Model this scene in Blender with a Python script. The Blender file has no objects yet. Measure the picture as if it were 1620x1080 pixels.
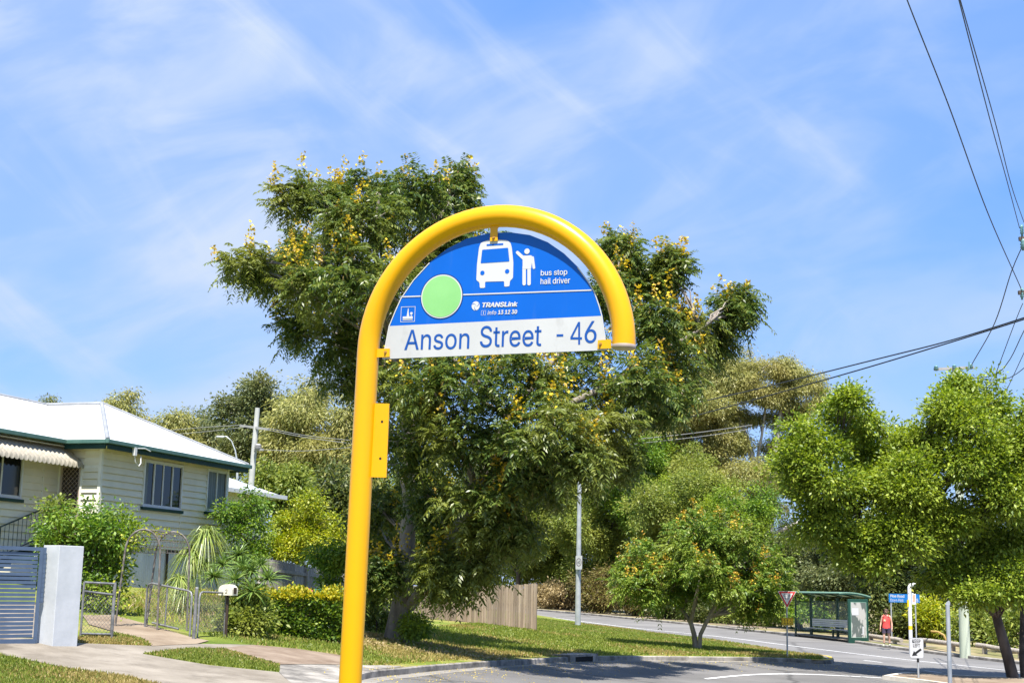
import bpy, bmesh, math, random
import numpy as np
from mathutils import Vector, Matrix
from mathutils.geometry import delaunay_2d_cdt
R = random.Random(11)
rng = np.random.default_rng(11)
C = bpy.context.scene.collection
rad = math.radians

# ------------------------------------------------------------------ camera model (50 mm, pitched up, slight roll)
FPX, CX, CY, EYE = 2250.0, 810.0, 540.0, 1.6
PITCH, ROLL = math.atan(391 / FPX), rad(1.2)
F_ = Vector((0, math.cos(PITCH), math.sin(PITCH)))
U0, R0 = Vector((0, -math.sin(PITCH), math.cos(PITCH))), Vector((1, 0, 0))
R_ = R0 * math.cos(ROLL) + U0 * math.sin(ROLL)
U_ = U0 * math.cos(ROLL) - R0 * math.sin(ROLL)
CAM = Vector((0, 0, EYE))

def ray(px, py):
    return F_ * FPX + R_ * (px - CX) - U_ * (py - CY)
def P(px, py, Y):
    r = ray(px, py)
    return CAM + r * (Y / r.y)
def onplane(px, py, o, n):
    r = ray(px, py)
    return CAM + r * ((Vector(o) - CAM).dot(n) / r.dot(n))
def pxm(Y):
    return FPX / Y

# ------------------------------------------------------------------ terrain: smooth surface through surveyed points
CP = [(0,1078,1.42),(100,1076,1.45),(95,1020,1.15),(0,1022,1.1),(310,1010,1.12),(230,1030,1.22),(400,1078,1.6),
      (480,1012,1.3),(200,948,.5),(350,950,.5),(630,1013,1.55),(640,1066,1.75),(900,1046,2.0),(1100,1026,2.05),
      (1300,1047,2.2),(1000,1080,2.15),(847,997,1.6),(913,990,1.95),(1246,1038,2.25),(1403,1023,2.4),(1345,1013,2.25),
      (1270,1006,2.2),(1453,1071,2.5),(1605,1076,2.5),(850,965,1.75),(1600,1049,2.6),(1100,985,2.0)]
pts = []
for a, b, d in CP:
    r = ray(a, b); p = CAM + r * (-d / r.z); pts.append((p.x, p.y, p.z))
pts += [(0,0,0),(-3,6,.05),(4,6,-.08),(-8,9,.12),(9,12,-.35),(1,15,-.12),(-60,30,2.2),(-60,100,2.5),(60,20,-1.6),(70,80,-1.6),
        (0,200,.6),(-100,200,3),(90,200,-.6),(-30,-20,.6),(30,-20,-.6),(-25,80,1.6),(30,110,-.6)]
pts = np.array(pts)
def _phi(d2):
    return np.where(d2 > 1e-9, .5 * d2 * np.log(np.maximum(d2, 1e-9)), 0)
_n = len(pts); _S = 50.0
_q = pts[:, :2] / _S
_K = _phi(((_q[:, None] - _q[None]) ** 2).sum(-1)) + np.eye(_n) * 2e-3
_Pm = np.c_[np.ones(_n), _q]
_A = np.block([[_K, _Pm], [_Pm.T, np.zeros((3, 3))]])
_w = np.linalg.solve(_A, np.r_[pts[:, 2], 0, 0, 0])
def H(x, y):
    x = np.clip(np.asarray(x, float), -110, 95) / _S; y = np.clip(np.asarray(y, float), -25, 205) / _S
    sh = x.shape; q = np.c_[x.ravel(), y.ravel()]; out = np.empty(len(q))
    for i in range(0, len(q), 20000):
        k = q[i:i + 20000]
        out[i:i + 20000] = _phi(((k[:, None] - _q[None]) ** 2).sum(-1)) @ _w[:_n] + _w[_n] + k @ _w[_n + 1:]
    return out.reshape(sh)
def hz(x, y):
    return float(H(np.array([x]), np.array([y]))[0])
def G(px, py, off=0.0):
    r = ray(px, py)
    Y = np.concatenate([np.arange(5, 60, .25), np.arange(60, 230, 1.0)])
    t = Y / r.y
    dz = (EYE + r.z * t) - H(r.x * t, Y) - off
    i = int(np.argmax(dz < 0))
    if not (dz < 0).any(): i = len(Y) - 1
    i = max(i, 1)
    f = dz[i - 1] / (dz[i - 1] - dz[i] + 1e-12); f = min(max(f, 0), 1)
    tt = t[i - 1] + (t[i] - t[i - 1]) * f
    return CAM + r * float(tt)
KERB = .12

# ------------------------------------------------------------------ scene tagging
def tag(o, label=None, cat=None, group=None, kind=None):
    for k, v in (('label', label), ('category', cat), ('group', group), ('kind', kind)):
        if v: o[k] = v
    return o
def thing(name, label, cat, loc=(0, 0, 0), rotz=0.0, group=None):
    o = bpy.data.objects.new(name, None); C.objects.link(o)
    o.location = loc; o.rotation_euler = (0, 0, rotz); o.empty_display_size = .2
    return tag(o, label, cat, group)
def part(name, me, parent, label=None):
    o = bpy.data.objects.new(name, me); C.objects.link(o)
    o.parent = parent
    if label: o['label'] = label
    return o
def top(name, me, label=None, cat=None, group=None, kind=None, loc=(0, 0, 0), rotz=0):
    o = bpy.data.objects.new(name, me); C.objects.link(o); o.location = loc; o.rotation_euler = (0, 0, rotz)
    return tag(o, label, cat, group, kind)
def copy_tree(o, parent=None):
    c = o.copy(); C.objects.link(c)
    if parent: c.parent = parent
    for ch in list(o.children): copy_tree(ch, c)
    return c

# ------------------------------------------------------------------ materials
def newmat(name):
    m = bpy.data.materials.new(name); m.use_nodes = True
    nt = m.node_tree
    return m, nt, nt.nodes['Principled BSDF'], nt.nodes, nt.links
def c4(c):
    return (c[0], c[1], c[2], 1)
def mat(name, col, col2=None, scale=4.0, rough=.6, metal=0.0, bump=0.0, bscale=None, spec=.4, detail=5, lo=.35, hi=.65, stretch=None, coat=0):
    m, nt, b, N, L = newmat(name)
    b.inputs['Roughness'].default_value = rough; b.inputs['Metallic'].default_value = metal
    b.inputs['Specular IOR Level'].default_value = spec
    if coat: b.inputs['Coat Weight'].default_value = coat; b.inputs['Coat Roughness'].default_value = .08
    tc = N.new('ShaderNodeTexCoord'); vec = tc.outputs['Object']
    if stretch:
        mp = N.new('ShaderNodeMapping'); mp.inputs['Scale'].default_value = stretch; L.new(vec, mp.inputs['Vector']); vec = mp.outputs['Vector']
    if col2:
        n = N.new('ShaderNodeTexNoise'); n.inputs['Scale'].default_value = scale; n.inputs['Detail'].default_value = detail; n.inputs['Roughness'].default_value = .62
        L.new(vec, n.inputs['Vector'])
        rp = N.new('ShaderNodeValToRGB'); rp.color_ramp.elements[0].position = lo; rp.color_ramp.elements[1].position = hi
        rp.color_ramp.elements[0].color = c4(col); rp.color_ramp.elements[1].color = c4(col2)
        L.new(n.outputs['Fac'], rp.inputs['Fac']); L.new(rp.outputs['Color'], b.inputs['Base Color'])
    else:
        b.inputs['Base Color'].default_value = c4(col)
    if bump:
        n2 = N.new('ShaderNodeTexNoise'); n2.inputs['Scale'].default_value = bscale or scale * 6; n2.inputs['Detail'].default_value = 6
        L.new(vec, n2.inputs['Vector'])
        bp = N.new('ShaderNodeBump'); bp.inputs['Strength'].default_value = bump; bp.inputs['Distance'].default_value = .02
        L.new(n2.outputs['Fac'], bp.inputs['Height']); L.new(bp.outputs['Normal'], b.inputs['Normal'])
    return m
def islandvar(m, lo=.72, hi=1.2):
    """each board of a fence has weathered a little differently"""
    nt = m.node_tree; N, L = nt.nodes, nt.links; src = N['Principled BSDF'].inputs['Base Color']; g = N.new('ShaderNodeNewGeometry')
    r = N.new('ShaderNodeMapRange'); r.inputs['To Min'].default_value = lo; r.inputs['To Max'].default_value = hi; L.new(g.outputs['Random Per Island'], r.inputs['Value'])
    hs2 = N.new('ShaderNodeHueSaturation'); L.new(r.outputs[0], hs2.inputs['Value']); L.new(src.links[0].from_socket, hs2.inputs['Color']); L.new(hs2.outputs[0], src); return m
def wear(m, dark, amount, scale, lo, hi, stretch=None, cracks=0):
    """scuffs, stains or cracks with a shape of their own over an existing material"""
    nt = m.node_tree; N, L = nt.nodes, nt.links; b = N['Principled BSDF']; src = b.inputs['Base Color']
    tc = N.new('ShaderNodeTexCoord'); vec = tc.outputs['Object']
    if stretch:
        mp = N.new('ShaderNodeMapping'); mp.inputs['Scale'].default_value = stretch; L.new(vec, mp.inputs[0]); vec = mp.outputs[0]
    n = N.new('ShaderNodeTexNoise'); n.inputs['Scale'].default_value = scale; n.inputs['Detail'].default_value = 8; n.inputs['Roughness'].default_value = .65; L.new(vec, n.inputs['Vector'])
    r = N.new('ShaderNodeMapRange'); r.inputs['From Min'].default_value = lo; r.inputs['From Max'].default_value = hi; r.inputs['To Max'].default_value = amount; L.new(n.outputs['Fac'], r.inputs['Value']); fac = r.outputs[0]
    if cracks:
        wp = N.new('ShaderNodeTexNoise'); wp.inputs['Scale'].default_value = 1.2; wp.inputs['Detail'].default_value = 5; L.new(tc.outputs['Object'], wp.inputs['Vector'])
        ad = N.new('ShaderNodeMix'); ad.data_type = 'VECTOR'; ad.inputs[0].default_value = .35; L.new(tc.outputs['Object'], ad.inputs[4]); L.new(wp.outputs['Color'], ad.inputs[5])
        v = N.new('ShaderNodeTexVoronoi'); v.feature = 'DISTANCE_TO_EDGE'; v.inputs['Scale'].default_value = cracks; L.new(ad.outputs[1], v.inputs['Vector'])
        c = N.new('ShaderNodeMapRange'); c.inputs['From Min'].default_value = .012; c.inputs['From Max'].default_value = .003; c.inputs['To Max'].default_value = .75; L.new(v.outputs['Distance'], c.inputs['Value'])
        mxx = N.new('ShaderNodeMath'); mxx.operation = 'MAXIMUM'; L.new(fac, mxx.inputs[0]); L.new(c.outputs[0], mxx.inputs[1]); fac = mxx.outputs[0]
    mx = N.new('ShaderNodeMix'); mx.data_type = 'RGBA'; mx.inputs[7].default_value = c4(dark); L.new(fac, mx.inputs[0])
    if src.links: L.new(src.links[0].from_socket, mx.inputs[6])
    else: mx.inputs[6].default_value = src.default_value
    L.new(mx.outputs[2], src); return m
def leafmat(name, cols, transl=.35, patch=None, pscale=.45, rough=.45, spec=.35, boost=1.6):
    """leaf: colour varies leaf by leaf, and by larger patches of younger or older growth"""
    m, nt, b, N, L = newmat(name)
    if boost != 1:
        f = lambda c: (c[0]*boost*1.10, c[1]*boost, c[2]*boost*.85)
        cols = [f(c) for c in cols]; patch = patch and f(patch)
    g = N.new('ShaderNodeNewGeometry')
    rp = N.new('ShaderNodeValToRGB'); el = rp.color_ramp.elements
    while len(el) < len(cols): el.new(.5)
    for i, c in enumerate(cols):
        el[i].position = i / max(1, len(cols) - 1); el[i].color = c4(c)
    L.new(g.outputs['Random Per Island'], rp.inputs['Fac']); out = rp.outputs['Color']
    if patch:
        tc = N.new('ShaderNodeTexCoord'); n = N.new('ShaderNodeTexNoise'); n.inputs['Scale'].default_value = pscale; n.inputs['Detail'].default_value = 3
        L.new(tc.outputs['Object'], n.inputs['Vector'])
        r2 = N.new('ShaderNodeMapRange'); r2.inputs['From Min'].default_value = .48; r2.inputs['From Max'].default_value = .68; r2.inputs['To Max'].default_value = .75
        L.new(n.outputs['Fac'], r2.inputs['Value'])
        mx = N.new('ShaderNodeMix'); mx.data_type = 'RGBA'; mx.inputs[7].default_value = c4(patch)
        L.new(r2.outputs['Result'], mx.inputs[0]); L.new(out, mx.inputs[6]); out = mx.outputs[2]
    b.inputs['Roughness'].default_value = rough; b.inputs['Specular IOR Level'].default_value = spec
    L.new(out, b.inputs['Base Color'])
    tr = N.new('ShaderNodeBsdfTranslucent')
    hs = N.new('ShaderNodeHueSaturation'); hs.inputs['Value'].default_value = 1.15; hs.inputs['Saturation'].default_value = 1.1
    L.new(out, hs.inputs['Color']); L.new(hs.outputs['Color'], tr.inputs['Color'])
    ms = N.new('ShaderNodeMixShader'); ms.inputs[0].default_value = transl
    L.new(b.outputs[0], ms.inputs[1]); L.new(tr.outputs[0], ms.inputs[2]); L.new(ms.outputs[0], N['Material Output'].inputs['Surface'])
    return m

# ------------------------------------------------------------------ mesh builders
class MB:
    def __init__(s, M=None):
        s.v, s.f, s.m, s.sm = [], [], [], []; s.M = M; s.cur = 0
    def add(s, vs, fs, smooth=False):
        k = len(s.v)
        for p in vs:
            p = Vector(p)
            s.v.append(tuple(s.M @ p) if s.M else tuple(p))
        for f in fs:
            s.f.append([k + i for i in f]); s.m.append(s.cur); s.sm.append(smooth)
    def box(s, c, d, rot=None):
        c = Vector(c); vs = []
        for z in (-.5, .5):
            for y in (-.5, .5):
                for x in (-.5, .5):
                    p = Vector((x * d[0], y * d[1], z * d[2]))
                    if rot: p = rot @ p
                    vs.append(c + p)
        s.add(vs, [(0,2,3,1),(4,5,7,6),(0,1,5,4),(2,6,7,3),(0,4,6,2),(1,3,7,5)])
    def b2(s, x0, x1, y0, y1, z0, z1):
        s.box(((x0+x1)/2, (y0+y1)/2, (z0+z1)/2), (abs(x1-x0), abs(y1-y0), abs(z1-z0)))
    def tube(s, pts, r, seg=8, cap=True, smooth=True):
        pts = [Vector(p) for p in pts]; n = len(pts)
        rs = r if isinstance(r, (list, tuple)) else [r] * n
        vs, fs = [], []; up = None
        for i in range(n):
            t = (pts[min(i+1, n-1)] - pts[max(i-1, 0)])
            t = t.normalized() if t.length > 1e-9 else Vector((0, 0, 1))
            if up is None:
                up = Vector((0, 1, 0)) if abs(t.y) < .9 else Vector((1, 0, 0))
            a = up - t * up.dot(t)
            a = a.normalized() if a.length > 1e-6 else t.orthogonal().normalized()
            up = a; b = t.cross(a)
            for k in range(seg):
                th = 2 * math.pi * k / seg
                vs.append(pts[i] + (a * math.cos(th) + b * math.sin(th)) * rs[i])
        for i in range(n - 1):
            for k in range(seg):
                k2 = (k + 1) % seg
                fs.append((i*seg+k, i*seg+k2, (i+1)*seg+k2, (i+1)*seg+k))
        s.add(vs, fs, smooth)
        if cap:
            s.add(vs[:seg][::-1], [tuple(range(seg))]); s.add(vs[-seg:], [tuple(range(seg))])
    def bar(s, a, b, w, h=None):
        """rectangular bar from a to b"""
        a, b = Vector(a), Vector(b); t = (b - a); l = t.length; t.normalize()
        up = Vector((0, 0, 1)) if abs(t.z) < .95 else Vector((0, 1, 0))
        x = t.cross(up).normalized(); z = x.cross(t)
        rot = Matrix((x, t, z)).transposed()
        s.box((a + b) / 2, (w, l, h or w), rot)
    def prism(s, poly, y0, y1, ax='xz'):
        """closed 2-D outline extruded between y0 and y1"""
        def m(p, y): return (p[0], y, p[1]) if ax == 'xz' else ((p[0], p[1], y) if ax == 'xy' else (y, p[0], p[1]))
        n = len(poly)
        s.add([m(p, y0) for p in poly], [tuple(range(n))])
        s.add([m(p, y1) for p in poly], [tuple(range(n))[::-1]])
        vs = [m(p, y0) for p in poly] + [m(p, y1) for p in poly]
        s.add(vs, [(i, i + n, (i+1) % n + n, (i+1) % n) for i in range(n)])
    def lathe(s, prof, c=(0, 0, 0), seg=16):
        vs, fs = [], []; c = Vector(c); n = len(prof)
        for r, z in prof:
            for k in range(seg):
                t = 2*math.pi*k/seg; vs.append(c + Vector((r*math.cos(t), r*math.sin(t), z)))
        for i in range(n-1):
            for k in range(seg):
                k2 = (k+1) % seg; fs.append((i*seg+k, i*seg+k2, (i+1)*seg+k2, (i+1)*seg+k))
        s.add(vs, fs, True)
    def mesh(s, name, mats, bevel=0):
        me = bpy.data.meshes.new(name); me.from_pydata(s.v, [], s.f)
        for m in (mats if isinstance(mats, (list, tuple)) else [mats]): me.materials.append(m)
        me.polygons.foreach_set('material_index', s.m); me.polygons.foreach_set('use_smooth', s.sm)
        me.update()
        bm = bmesh.new(); bm.from_mesh(me); bmesh.ops.recalc_face_normals(bm, faces=bm.faces); bm.to_mesh(me); bm.free()
        return me
    def part(s, name, mats, parent, label=None, bevel=0):
        o = part(name, s.mesh(name, mats), parent, label)
        if bevel: bev(o, bevel)
        return o
    def top(s, name, mats, label=None, cat=None, group=None, kind=None, bevel=0, **k):
        o = top(name, s.mesh(name, mats), label, cat, group, kind, **k)
        if bevel: bev(o, bevel)
        return o
def bev(o, w):
    m = o.modifiers.new('bevel', 'BEVEL'); m.width = w; m.segments = 2; m.limit_method = 'ANGLE'; m.angle_limit = rad(40)

def quads_mesh(name, V, mats, midx=None, smooth=False):
    """V (N,k,3) polygons -> one mesh"""
    N, k = V.shape[:2]
    me = bpy.data.meshes.new(name)
    me.vertices.add(N * k); me.vertices.foreach_set('co', V.reshape(-1).astype(np.float32))
    me.loops.add(N * k); me.loops.foreach_set('vertex_index', np.arange(N * k, dtype=np.int32))
    me.polygons.add(N); me.polygons.foreach_set('loop_start', np.arange(0, N * k, k, dtype=np.int32))
    for m in (mats if isinstance(mats, (list, tuple)) else [mats]): me.materials.append(m)
    if midx is not None: me.polygons.foreach_set('material_index', np.asarray(midx, np.int32))
    me.update(calc_edges=True); me.validate()
    return me
def unit(a):
    return a / np.maximum(np.linalg.norm(a, axis=-1, keepdims=True), 1e-9)
def runit(n):
    return unit(rng.normal(size=(n, 3)))
def leafquads(p, d, L, W, facing=1.0, droop=0.0):
    """diamond leaf blades from base p along d"""
    n = len(p); L = np.broadcast_to(np.asarray(L, float), (n,))[:, None]; W = np.broadcast_to(np.asarray(W, float), (n,))[:, None]
    upv = np.array([0, 0, facing]) + rng.normal(size=(n, 3)) * .6
    s = unit(np.cross(d, upv))
    mid = p + d * L * .45
    tip = p + d * L + np.array([0, 0, -1.0]) * droop * L
    return np.stack([p, mid + s * W * .5, tip, mid - s * W * .5], 1)

FONT = None
try:
    import os
    fp_ = os.path.join(bpy.utils.system_resource('DATAFILES', path='fonts'), 'Inter.woff2')
    if os.path.exists(fp_): FONT = bpy.data.fonts.load(fp_)
except Exception:
    FONT = None
def text_poly(body, box, bold=0.0, shear=0.0, spacing=1.0):
    """filled glyph outlines (default font) fitted to box (x0,x1,z0,z1); returns verts2d, faces"""
    cu = bpy.data.curves.new('txt', 'FONT');  cu.body = body; cu.size = 1
    if FONT: cu.font = FONT
    cu.fill_mode = 'FRONT' if cu.dimensions == '2D' else cu.fill_mode; cu.shear = shear; cu.offset = bold; cu.resolution_u = 4; cu.space_character = spacing
    ob = bpy.data.objects.new('txt', cu)
    me = bpy.data.meshes.new_from_object(ob)
    v = np.array([tuple(p.co) for p in me.vertices]); fs = [tuple(p.vertices) for p in me.polygons]
    bpy.data.objects.remove(ob); bpy.data.curves.remove(cu); bpy.data.meshes.remove(me)
    lo, hi = v.min(0), v.max(0)
    x0, x1, z0, z1 = box
    out = [(x0 + (a[0]-lo[0]) / (hi[0]-lo[0]) * (x1-x0), z0 + (a[1]-lo[1]) / (hi[1]-lo[1]) * (z1-z0)) for a in v]
    return out, fs
def add_text(mb, body, box, y, bold=0.0, **k):
    """lettering; heavier weights are the outline laid down again a hair to each side"""
    h = box[3]-box[2]; d = bold*h*1.6
    v, f = text_poly(body, (box[0]+d, box[1]-d, box[2]+d*.6, box[3]-d*.6), **k)
    for i, (sx, sz) in enumerate(((0, 0), (-1, 0), (1, 0), (0, .7), (0, -.7), (-.5, .4), (.5, -.4)) if bold else ((0, 0),)):
        mb.add([(a+sx*d, y-i*.00004, b+sz*d) for a, b in v], f)
def disc(cx, cz, r, n=32, rz=None):
    rz = rz or r
    return [(cx + r*math.cos(2*math.pi*i/n), cz + rz*math.sin(2*math.pi*i/n)) for i in range(n)]
def flat(mb, poly, y):
    mb.add([(p[0], y, p[1]) for p in poly], [tuple(range(len(poly)))])

# ------------------------------------------------------------------ camera, light, sky
cam = bpy.data.cameras.new('camera'); cam.lens = 50; cam.sensor_width = 36; cam.sensor_fit = 'HORIZONTAL'; cam.clip_start = .1; cam.clip_end = 9000
co = bpy.data.objects.new('camera', cam); C.objects.link(co)
co.matrix_world = Matrix.Translation(CAM) @ Matrix((R_, U_, -F_)).transposed().to_4x4()
bpy.context.scene.camera = co
SUN_EL, SUN_AZ = rad(64), math.atan2(.03, -1.0)          # azimuth measured from +Y towards +X
sv = Vector((math.sin(SUN_AZ)*math.cos(SUN_EL), math.cos(SUN_AZ)*math.cos(SUN_EL), math.sin(SUN_EL)))
sl = bpy.data.lights.new('sun', 'SUN'); sl.energy = 4.6; sl.angle = rad(.53); sl.color = (1, .955, .88)
so = bpy.data.objects.new('sun', sl); C.objects.link(so); so.rotation_euler = sv.to_track_quat('Z', 'Y').to_euler(); so.location = (0, 0, 60)
w = bpy.data.worlds.new('World'); bpy.context.scene.world = w; w.use_nodes = True
N, L = w.node_tree.nodes, w.node_tree.links
bg = N['Background']; bg.inputs['Strength'].default_value = .12
sky = N.new('ShaderNodeTexSky'); sky.sky_type = 'NISHITA'; sky.sun_disc = False; sky.sun_elevation = SUN_EL; sky.sun_rotation = SUN_AZ
sky.air_density = 1.0; sky.dust_density = .6; sky.ozone_density = 1.5; sky.altitude = 50
tc = N.new('ShaderNodeTexCoord')
hs = N.new('ShaderNodeHueSaturation'); hs.inputs['Saturation'].default_value = 1.25; hs.inputs['Value'].default_value = 1.0
L.new(sky.outputs[0], hs.inputs['Color'])
# high thin cirrus: streaky noise over the sky directions
def cloudnoise(ry, sc, scale, lo, hi, dist, off=(0, 0, 0), det=7):
    m1 = N.new('ShaderNodeMapping'); m1.inputs['Rotation'].default_value = (0, rad(ry), 0); L.new(tc.outputs['Generated'], m1.inputs['Vector'])
    mp = N.new('ShaderNodeMapping'); mp.inputs['Scale'].default_value = sc; mp.inputs['Location'].default_value = off
    L.new(m1.outputs[0], mp.inputs['Vector'])
    n = N.new('ShaderNodeTexNoise'); n.inputs['Scale'].default_value = scale; n.inputs['Detail'].default_value = det; n.inputs['Roughness'].default_value = .52; n.inputs['Distortion'].default_value = dist
    L.new(mp.outputs[0], n.inputs['Vector'])
    r = N.new('ShaderNodeMapRange'); r.interpolation_type = 'SMOOTHSTEP'; r.inputs['From Min'].default_value = lo; r.inputs['From Max'].default_value = hi
    L.new(n.outputs['Fac'], r.inputs['Value']); return r.outputs['Result']
def mth(op, a, b, clamp=False):
    n = N.new('ShaderNodeMath'); n.operation = op; n.use_clamp = clamp
    for i, v in enumerate((a, b)):
        if isinstance(v, (int, float)): n.inputs[i].default_value = v
        else: L.new(v, n.inputs[i])
    return n.outputs[0]
k1 = cloudnoise(24, (1.0, 1, 1.7), 2.1, .30, .66, .25, (3.1, 1.2, .4), 5)
k2 = cloudnoise(18, (1.0, 1, 2.6), 6.5, .38, .70, .5, (.3, 2.2, 1.7))
k3 = cloudnoise(-38, (1.0, 1, 3.6), 5.0, .50, .78, .5, (.9, 5.2, .2))
sep = N.new('ShaderNodeSeparateXYZ'); L.new(tc.outputs['Generated'], sep.inputs[0])
fd = N.new('ShaderNodeMapRange'); fd.inputs['From Min'].default_value = .02; fd.inputs['From Max'].default_value = .12; L.new(sep.outputs['Z'], fd.inputs['Value'])
cl = mth('ADD', mth('MULTIPLY', k1, mth('ADD', mth('MULTIPLY', k2, .65), .45)), mth('MULTIPLY', k3, .42), True)
cl = mth('MULTIPLY', mth('MULTIPLY', cl, mth('ADD', fd.outputs[0], mth('ADD', mth('MULTIPLY', sep.outputs['X'], -.85), .04))), .84, True)
mx = N.new('ShaderNodeMix'); mx.data_type = 'RGBA'; mx.inputs[7].default_value = (2.2, 2.62, 3.35, 1)
fl = N.new('ShaderNodeMix'); fl.data_type = 'RGBA'; fl.inputs[0].default_value = .74; fl.inputs[7].default_value = (.50, 1.26, 3.4, 1); L.new(hs.outputs[0], fl.inputs[6])
L.new(cl, mx.inputs[0]); L.new(fl.outputs[2], mx.inputs[6]); L.new(mx.outputs[2], bg.inputs['Color'])
vs = bpy.context.scene.view_settings; vs.view_transform = 'Standard'; vs.look = 'None'; vs.exposure = 1.3; vs.gamma = 1; vs.use_curve_mapping = False
bpy.context.scene.cycles.max_bounces = 10; bpy.context.scene.cycles.diffuse_bounces = 8; bpy.context.scene.cycles.transparent_max_bounces = 8
# ------------------------------------------------------------------ ground, roads, kerbs
M_earth = mat('earth', (.075, .075, .03), (.16, .13, .065), .6, .95)
M_asph = mat('asphalt', (.10, .095, .09), (.155, .147, .138), .35, .88, bump=.35, bscale=90, detail=9)
M_asph2 = mat('asphalt_worn', (.125, .12, .115), (.185, .177, .168), .22, .86, bump=.3, bscale=90, detail=9)
M_conc = mat('concrete', (.165, .14, .108), (.265, .232, .188), .9, .88, bump=.2, bscale=25, detail=8)
M_kerb = mat('kerb_concrete', (.13, .12, .105), (.36, .33, .29), 1.6, .9, bump=.3, bscale=20, detail=8)
M_dirt = mat('dirt', (.16, .115, .075), (.26, .205, .145), .8, .95, bump=.4, bscale=18)
M_paver = mat('paver', (.15, .105, .072), (.24, .185, .137), 1.6, .9, bump=.3, bscale=14)
M_white = mat('road_paint', (.55, .55, .54), (.78, .78, .77), 3.0, .8, lo=.3, hi=.5)
M_yel = mat('kerb_paint_yellow', (.62, .40, .04), (.75, .52, .08), 4, .8)

wear(M_asph, (.05, .048, .045), .5, .9, .56, .72, cracks=.16); wear(M_asph2, (.075, .072, .068), .4, .5, .55, .70, (1, .35, 1), cracks=.10)
wear(M_conc, (.085, .07, .05), .65, 1.6, .50, .72, cracks=.13); wear(M_kerb, (.05, .045, .04), .75, 2.4, .50, .68)
def grassmat(name):
    m, nt, b, N, L = newmat(name)
    tc = N.new('ShaderNodeTexCoord')
    def nz(sc, det=6):
        n = N.new('ShaderNodeTexNoise'); n.inputs['Scale'].default_value = sc; n.inputs['Detail'].default_value = det; n.inputs['Roughness'].default_value = .65
        L.new(tc.outputs['Object'], n.inputs['Vector']); return n.outputs['Fac']
    r = N.new('ShaderNodeValToRGB'); el = r.color_ramp.elements
    el[0].position = .36; el[0].color = (.10, .15, .025, 1); el[1].position = .66; el[1].color = (.34, .28, .12, 1)
    e = el.new(.5); e.color = (.185, .225, .04, 1)
    L.new(nz(.45, 9), r.inputs['Fac'])
    mx = N.new('ShaderNodeMix'); mx.data_type = 'RGBA'; mx.blend_type = 'MULTIPLY'; mx.inputs[0].default_value = .7
    r2 = N.new('ShaderNodeValToRGB'); r2.color_ramp.elements[0].position = .3; r2.color_ramp.elements[0].color = (.45, .45, .4, 1); r2.color_ramp.elements[1].position = .65
    L.new(nz(14), r2.inputs['Fac']); L.new(r.outputs[0], mx.inputs[6]); L.new(r2.outputs[0], mx.inputs[7])
    L.new(mx.outputs[2], b.inputs['Base Color']); b.inputs['Roughness'].default_value = .95; b.inputs['Specular IOR Level'].default_value = .1
    bp = N.new('ShaderNodeBump'); bp.inputs['Strength'].default_value = .6; bp.inputs['Distance'].default_value = .04
    L.new(nz(30), bp.inputs['Height']); L.new(bp.outputs[0], b.inputs['Normal'])
    return m
M_turf = grassmat('turf')

def inpoly(x, y, poly):
    x = np.asarray(x); y = np.asarray(y); c = np.zeros(x.shape, bool); n = len(poly)
    for i in range(n):
        x1, y1 = poly[i]; x2, y2 = poly[(i+1) % n]
        if y1 == y2: continue
        c ^= ((y1 > y) != (y2 > y)) & (x < (x2-x1)*(y-y1)/(y2-y1)+x1)
    return c
def densify(poly, step, closed=True):
    out = []; n = len(poly)
    for i in range(n if closed else n-1):
        a, b = poly[i], poly[(i+1) % n]; l = math.dist(a, b); k = max(1, int(l/step))
        for j in range(k): out.append((a[0]+(b[0]-a[0])*j/k, a[1]+(b[1]-a[1])*j/k))
    if not closed: out.append(tuple(poly[-1]))
    return out
def smooth_path(pts, step=.5):
    """Catmull-Rom through 2-D points"""
    p = [Vector(q) for q in pts]; p = [p[0]*2-p[1]] + p + [p[-1]*2-p[-2]]; out = []
    for i in range(1, len(p)-2):
        k = max(2, int((p[i+1]-p[i]).length/step))
        for j in range(k):
            t = j/k; a, b, c, d = p[i-1], p[i], p[i+1], p[i+2]
            q = .5*((2*b)+(c-a)*t+(2*a-5*b+4*c-d)*t*t+(3*b-a-3*c+d)*t**3); out.append((q.x, q.y))
    out.append((p[-2].x, p[-2].y)); return out
def sheet(name, poly, off, m, step=2.0, fine=False, kind='structure', lab=None, cat=None, group=None):
    poly = densify(poly, step)
    xs = [p[0] for p in poly]; ys = [p[1] for p in poly]
    gx, gy = np.meshgrid(np.arange(min(xs), max(xs), step), np.arange(min(ys), max(ys), step)); gx, gy = gx.ravel()+.013, gy.ravel()+.017
    if fine:
        k = (gx > -13) & (gx < 17) & (gy > 15) & (gy < 62); a, b = np.meshgrid(np.arange(-13, 17, .7), np.arange(15, 62, .7))
        gx = np.r_[gx[~k], a.ravel()+.013]; gy = np.r_[gy[~k], b.ravel()+.017]
    ok = inpoly(gx, gy, poly); pts = [Vector(p) for p in poly] + [Vector((a, b)) for a, b in zip(gx[ok], gy[ok])]
    n = len(poly)
    r = delaunay_2d_cdt(pts, [(i, (i+1) % n) for i in range(n)], [tuple(range(n))], 1, 1e-4)
    V = np.array([tuple(v) for v in r[0]]); z = H(V[:, 0], V[:, 1]) + off
    me = bpy.data.meshes.new(name); me.from_pydata(np.c_[V, z].tolist(), [], [tuple(f) for f in r[2]]); me.materials.append(m); me.update()
    bm = bmesh.new(); bm.from_mesh(me)
    for f in bm.faces:
        f.normal_update()
        if f.normal.z < 0: f.normal_flip()
        f.smooth = True
    bm.to_mesh(me); bm.free()
    return top(name, me, lab, cat, group, kind)
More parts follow.
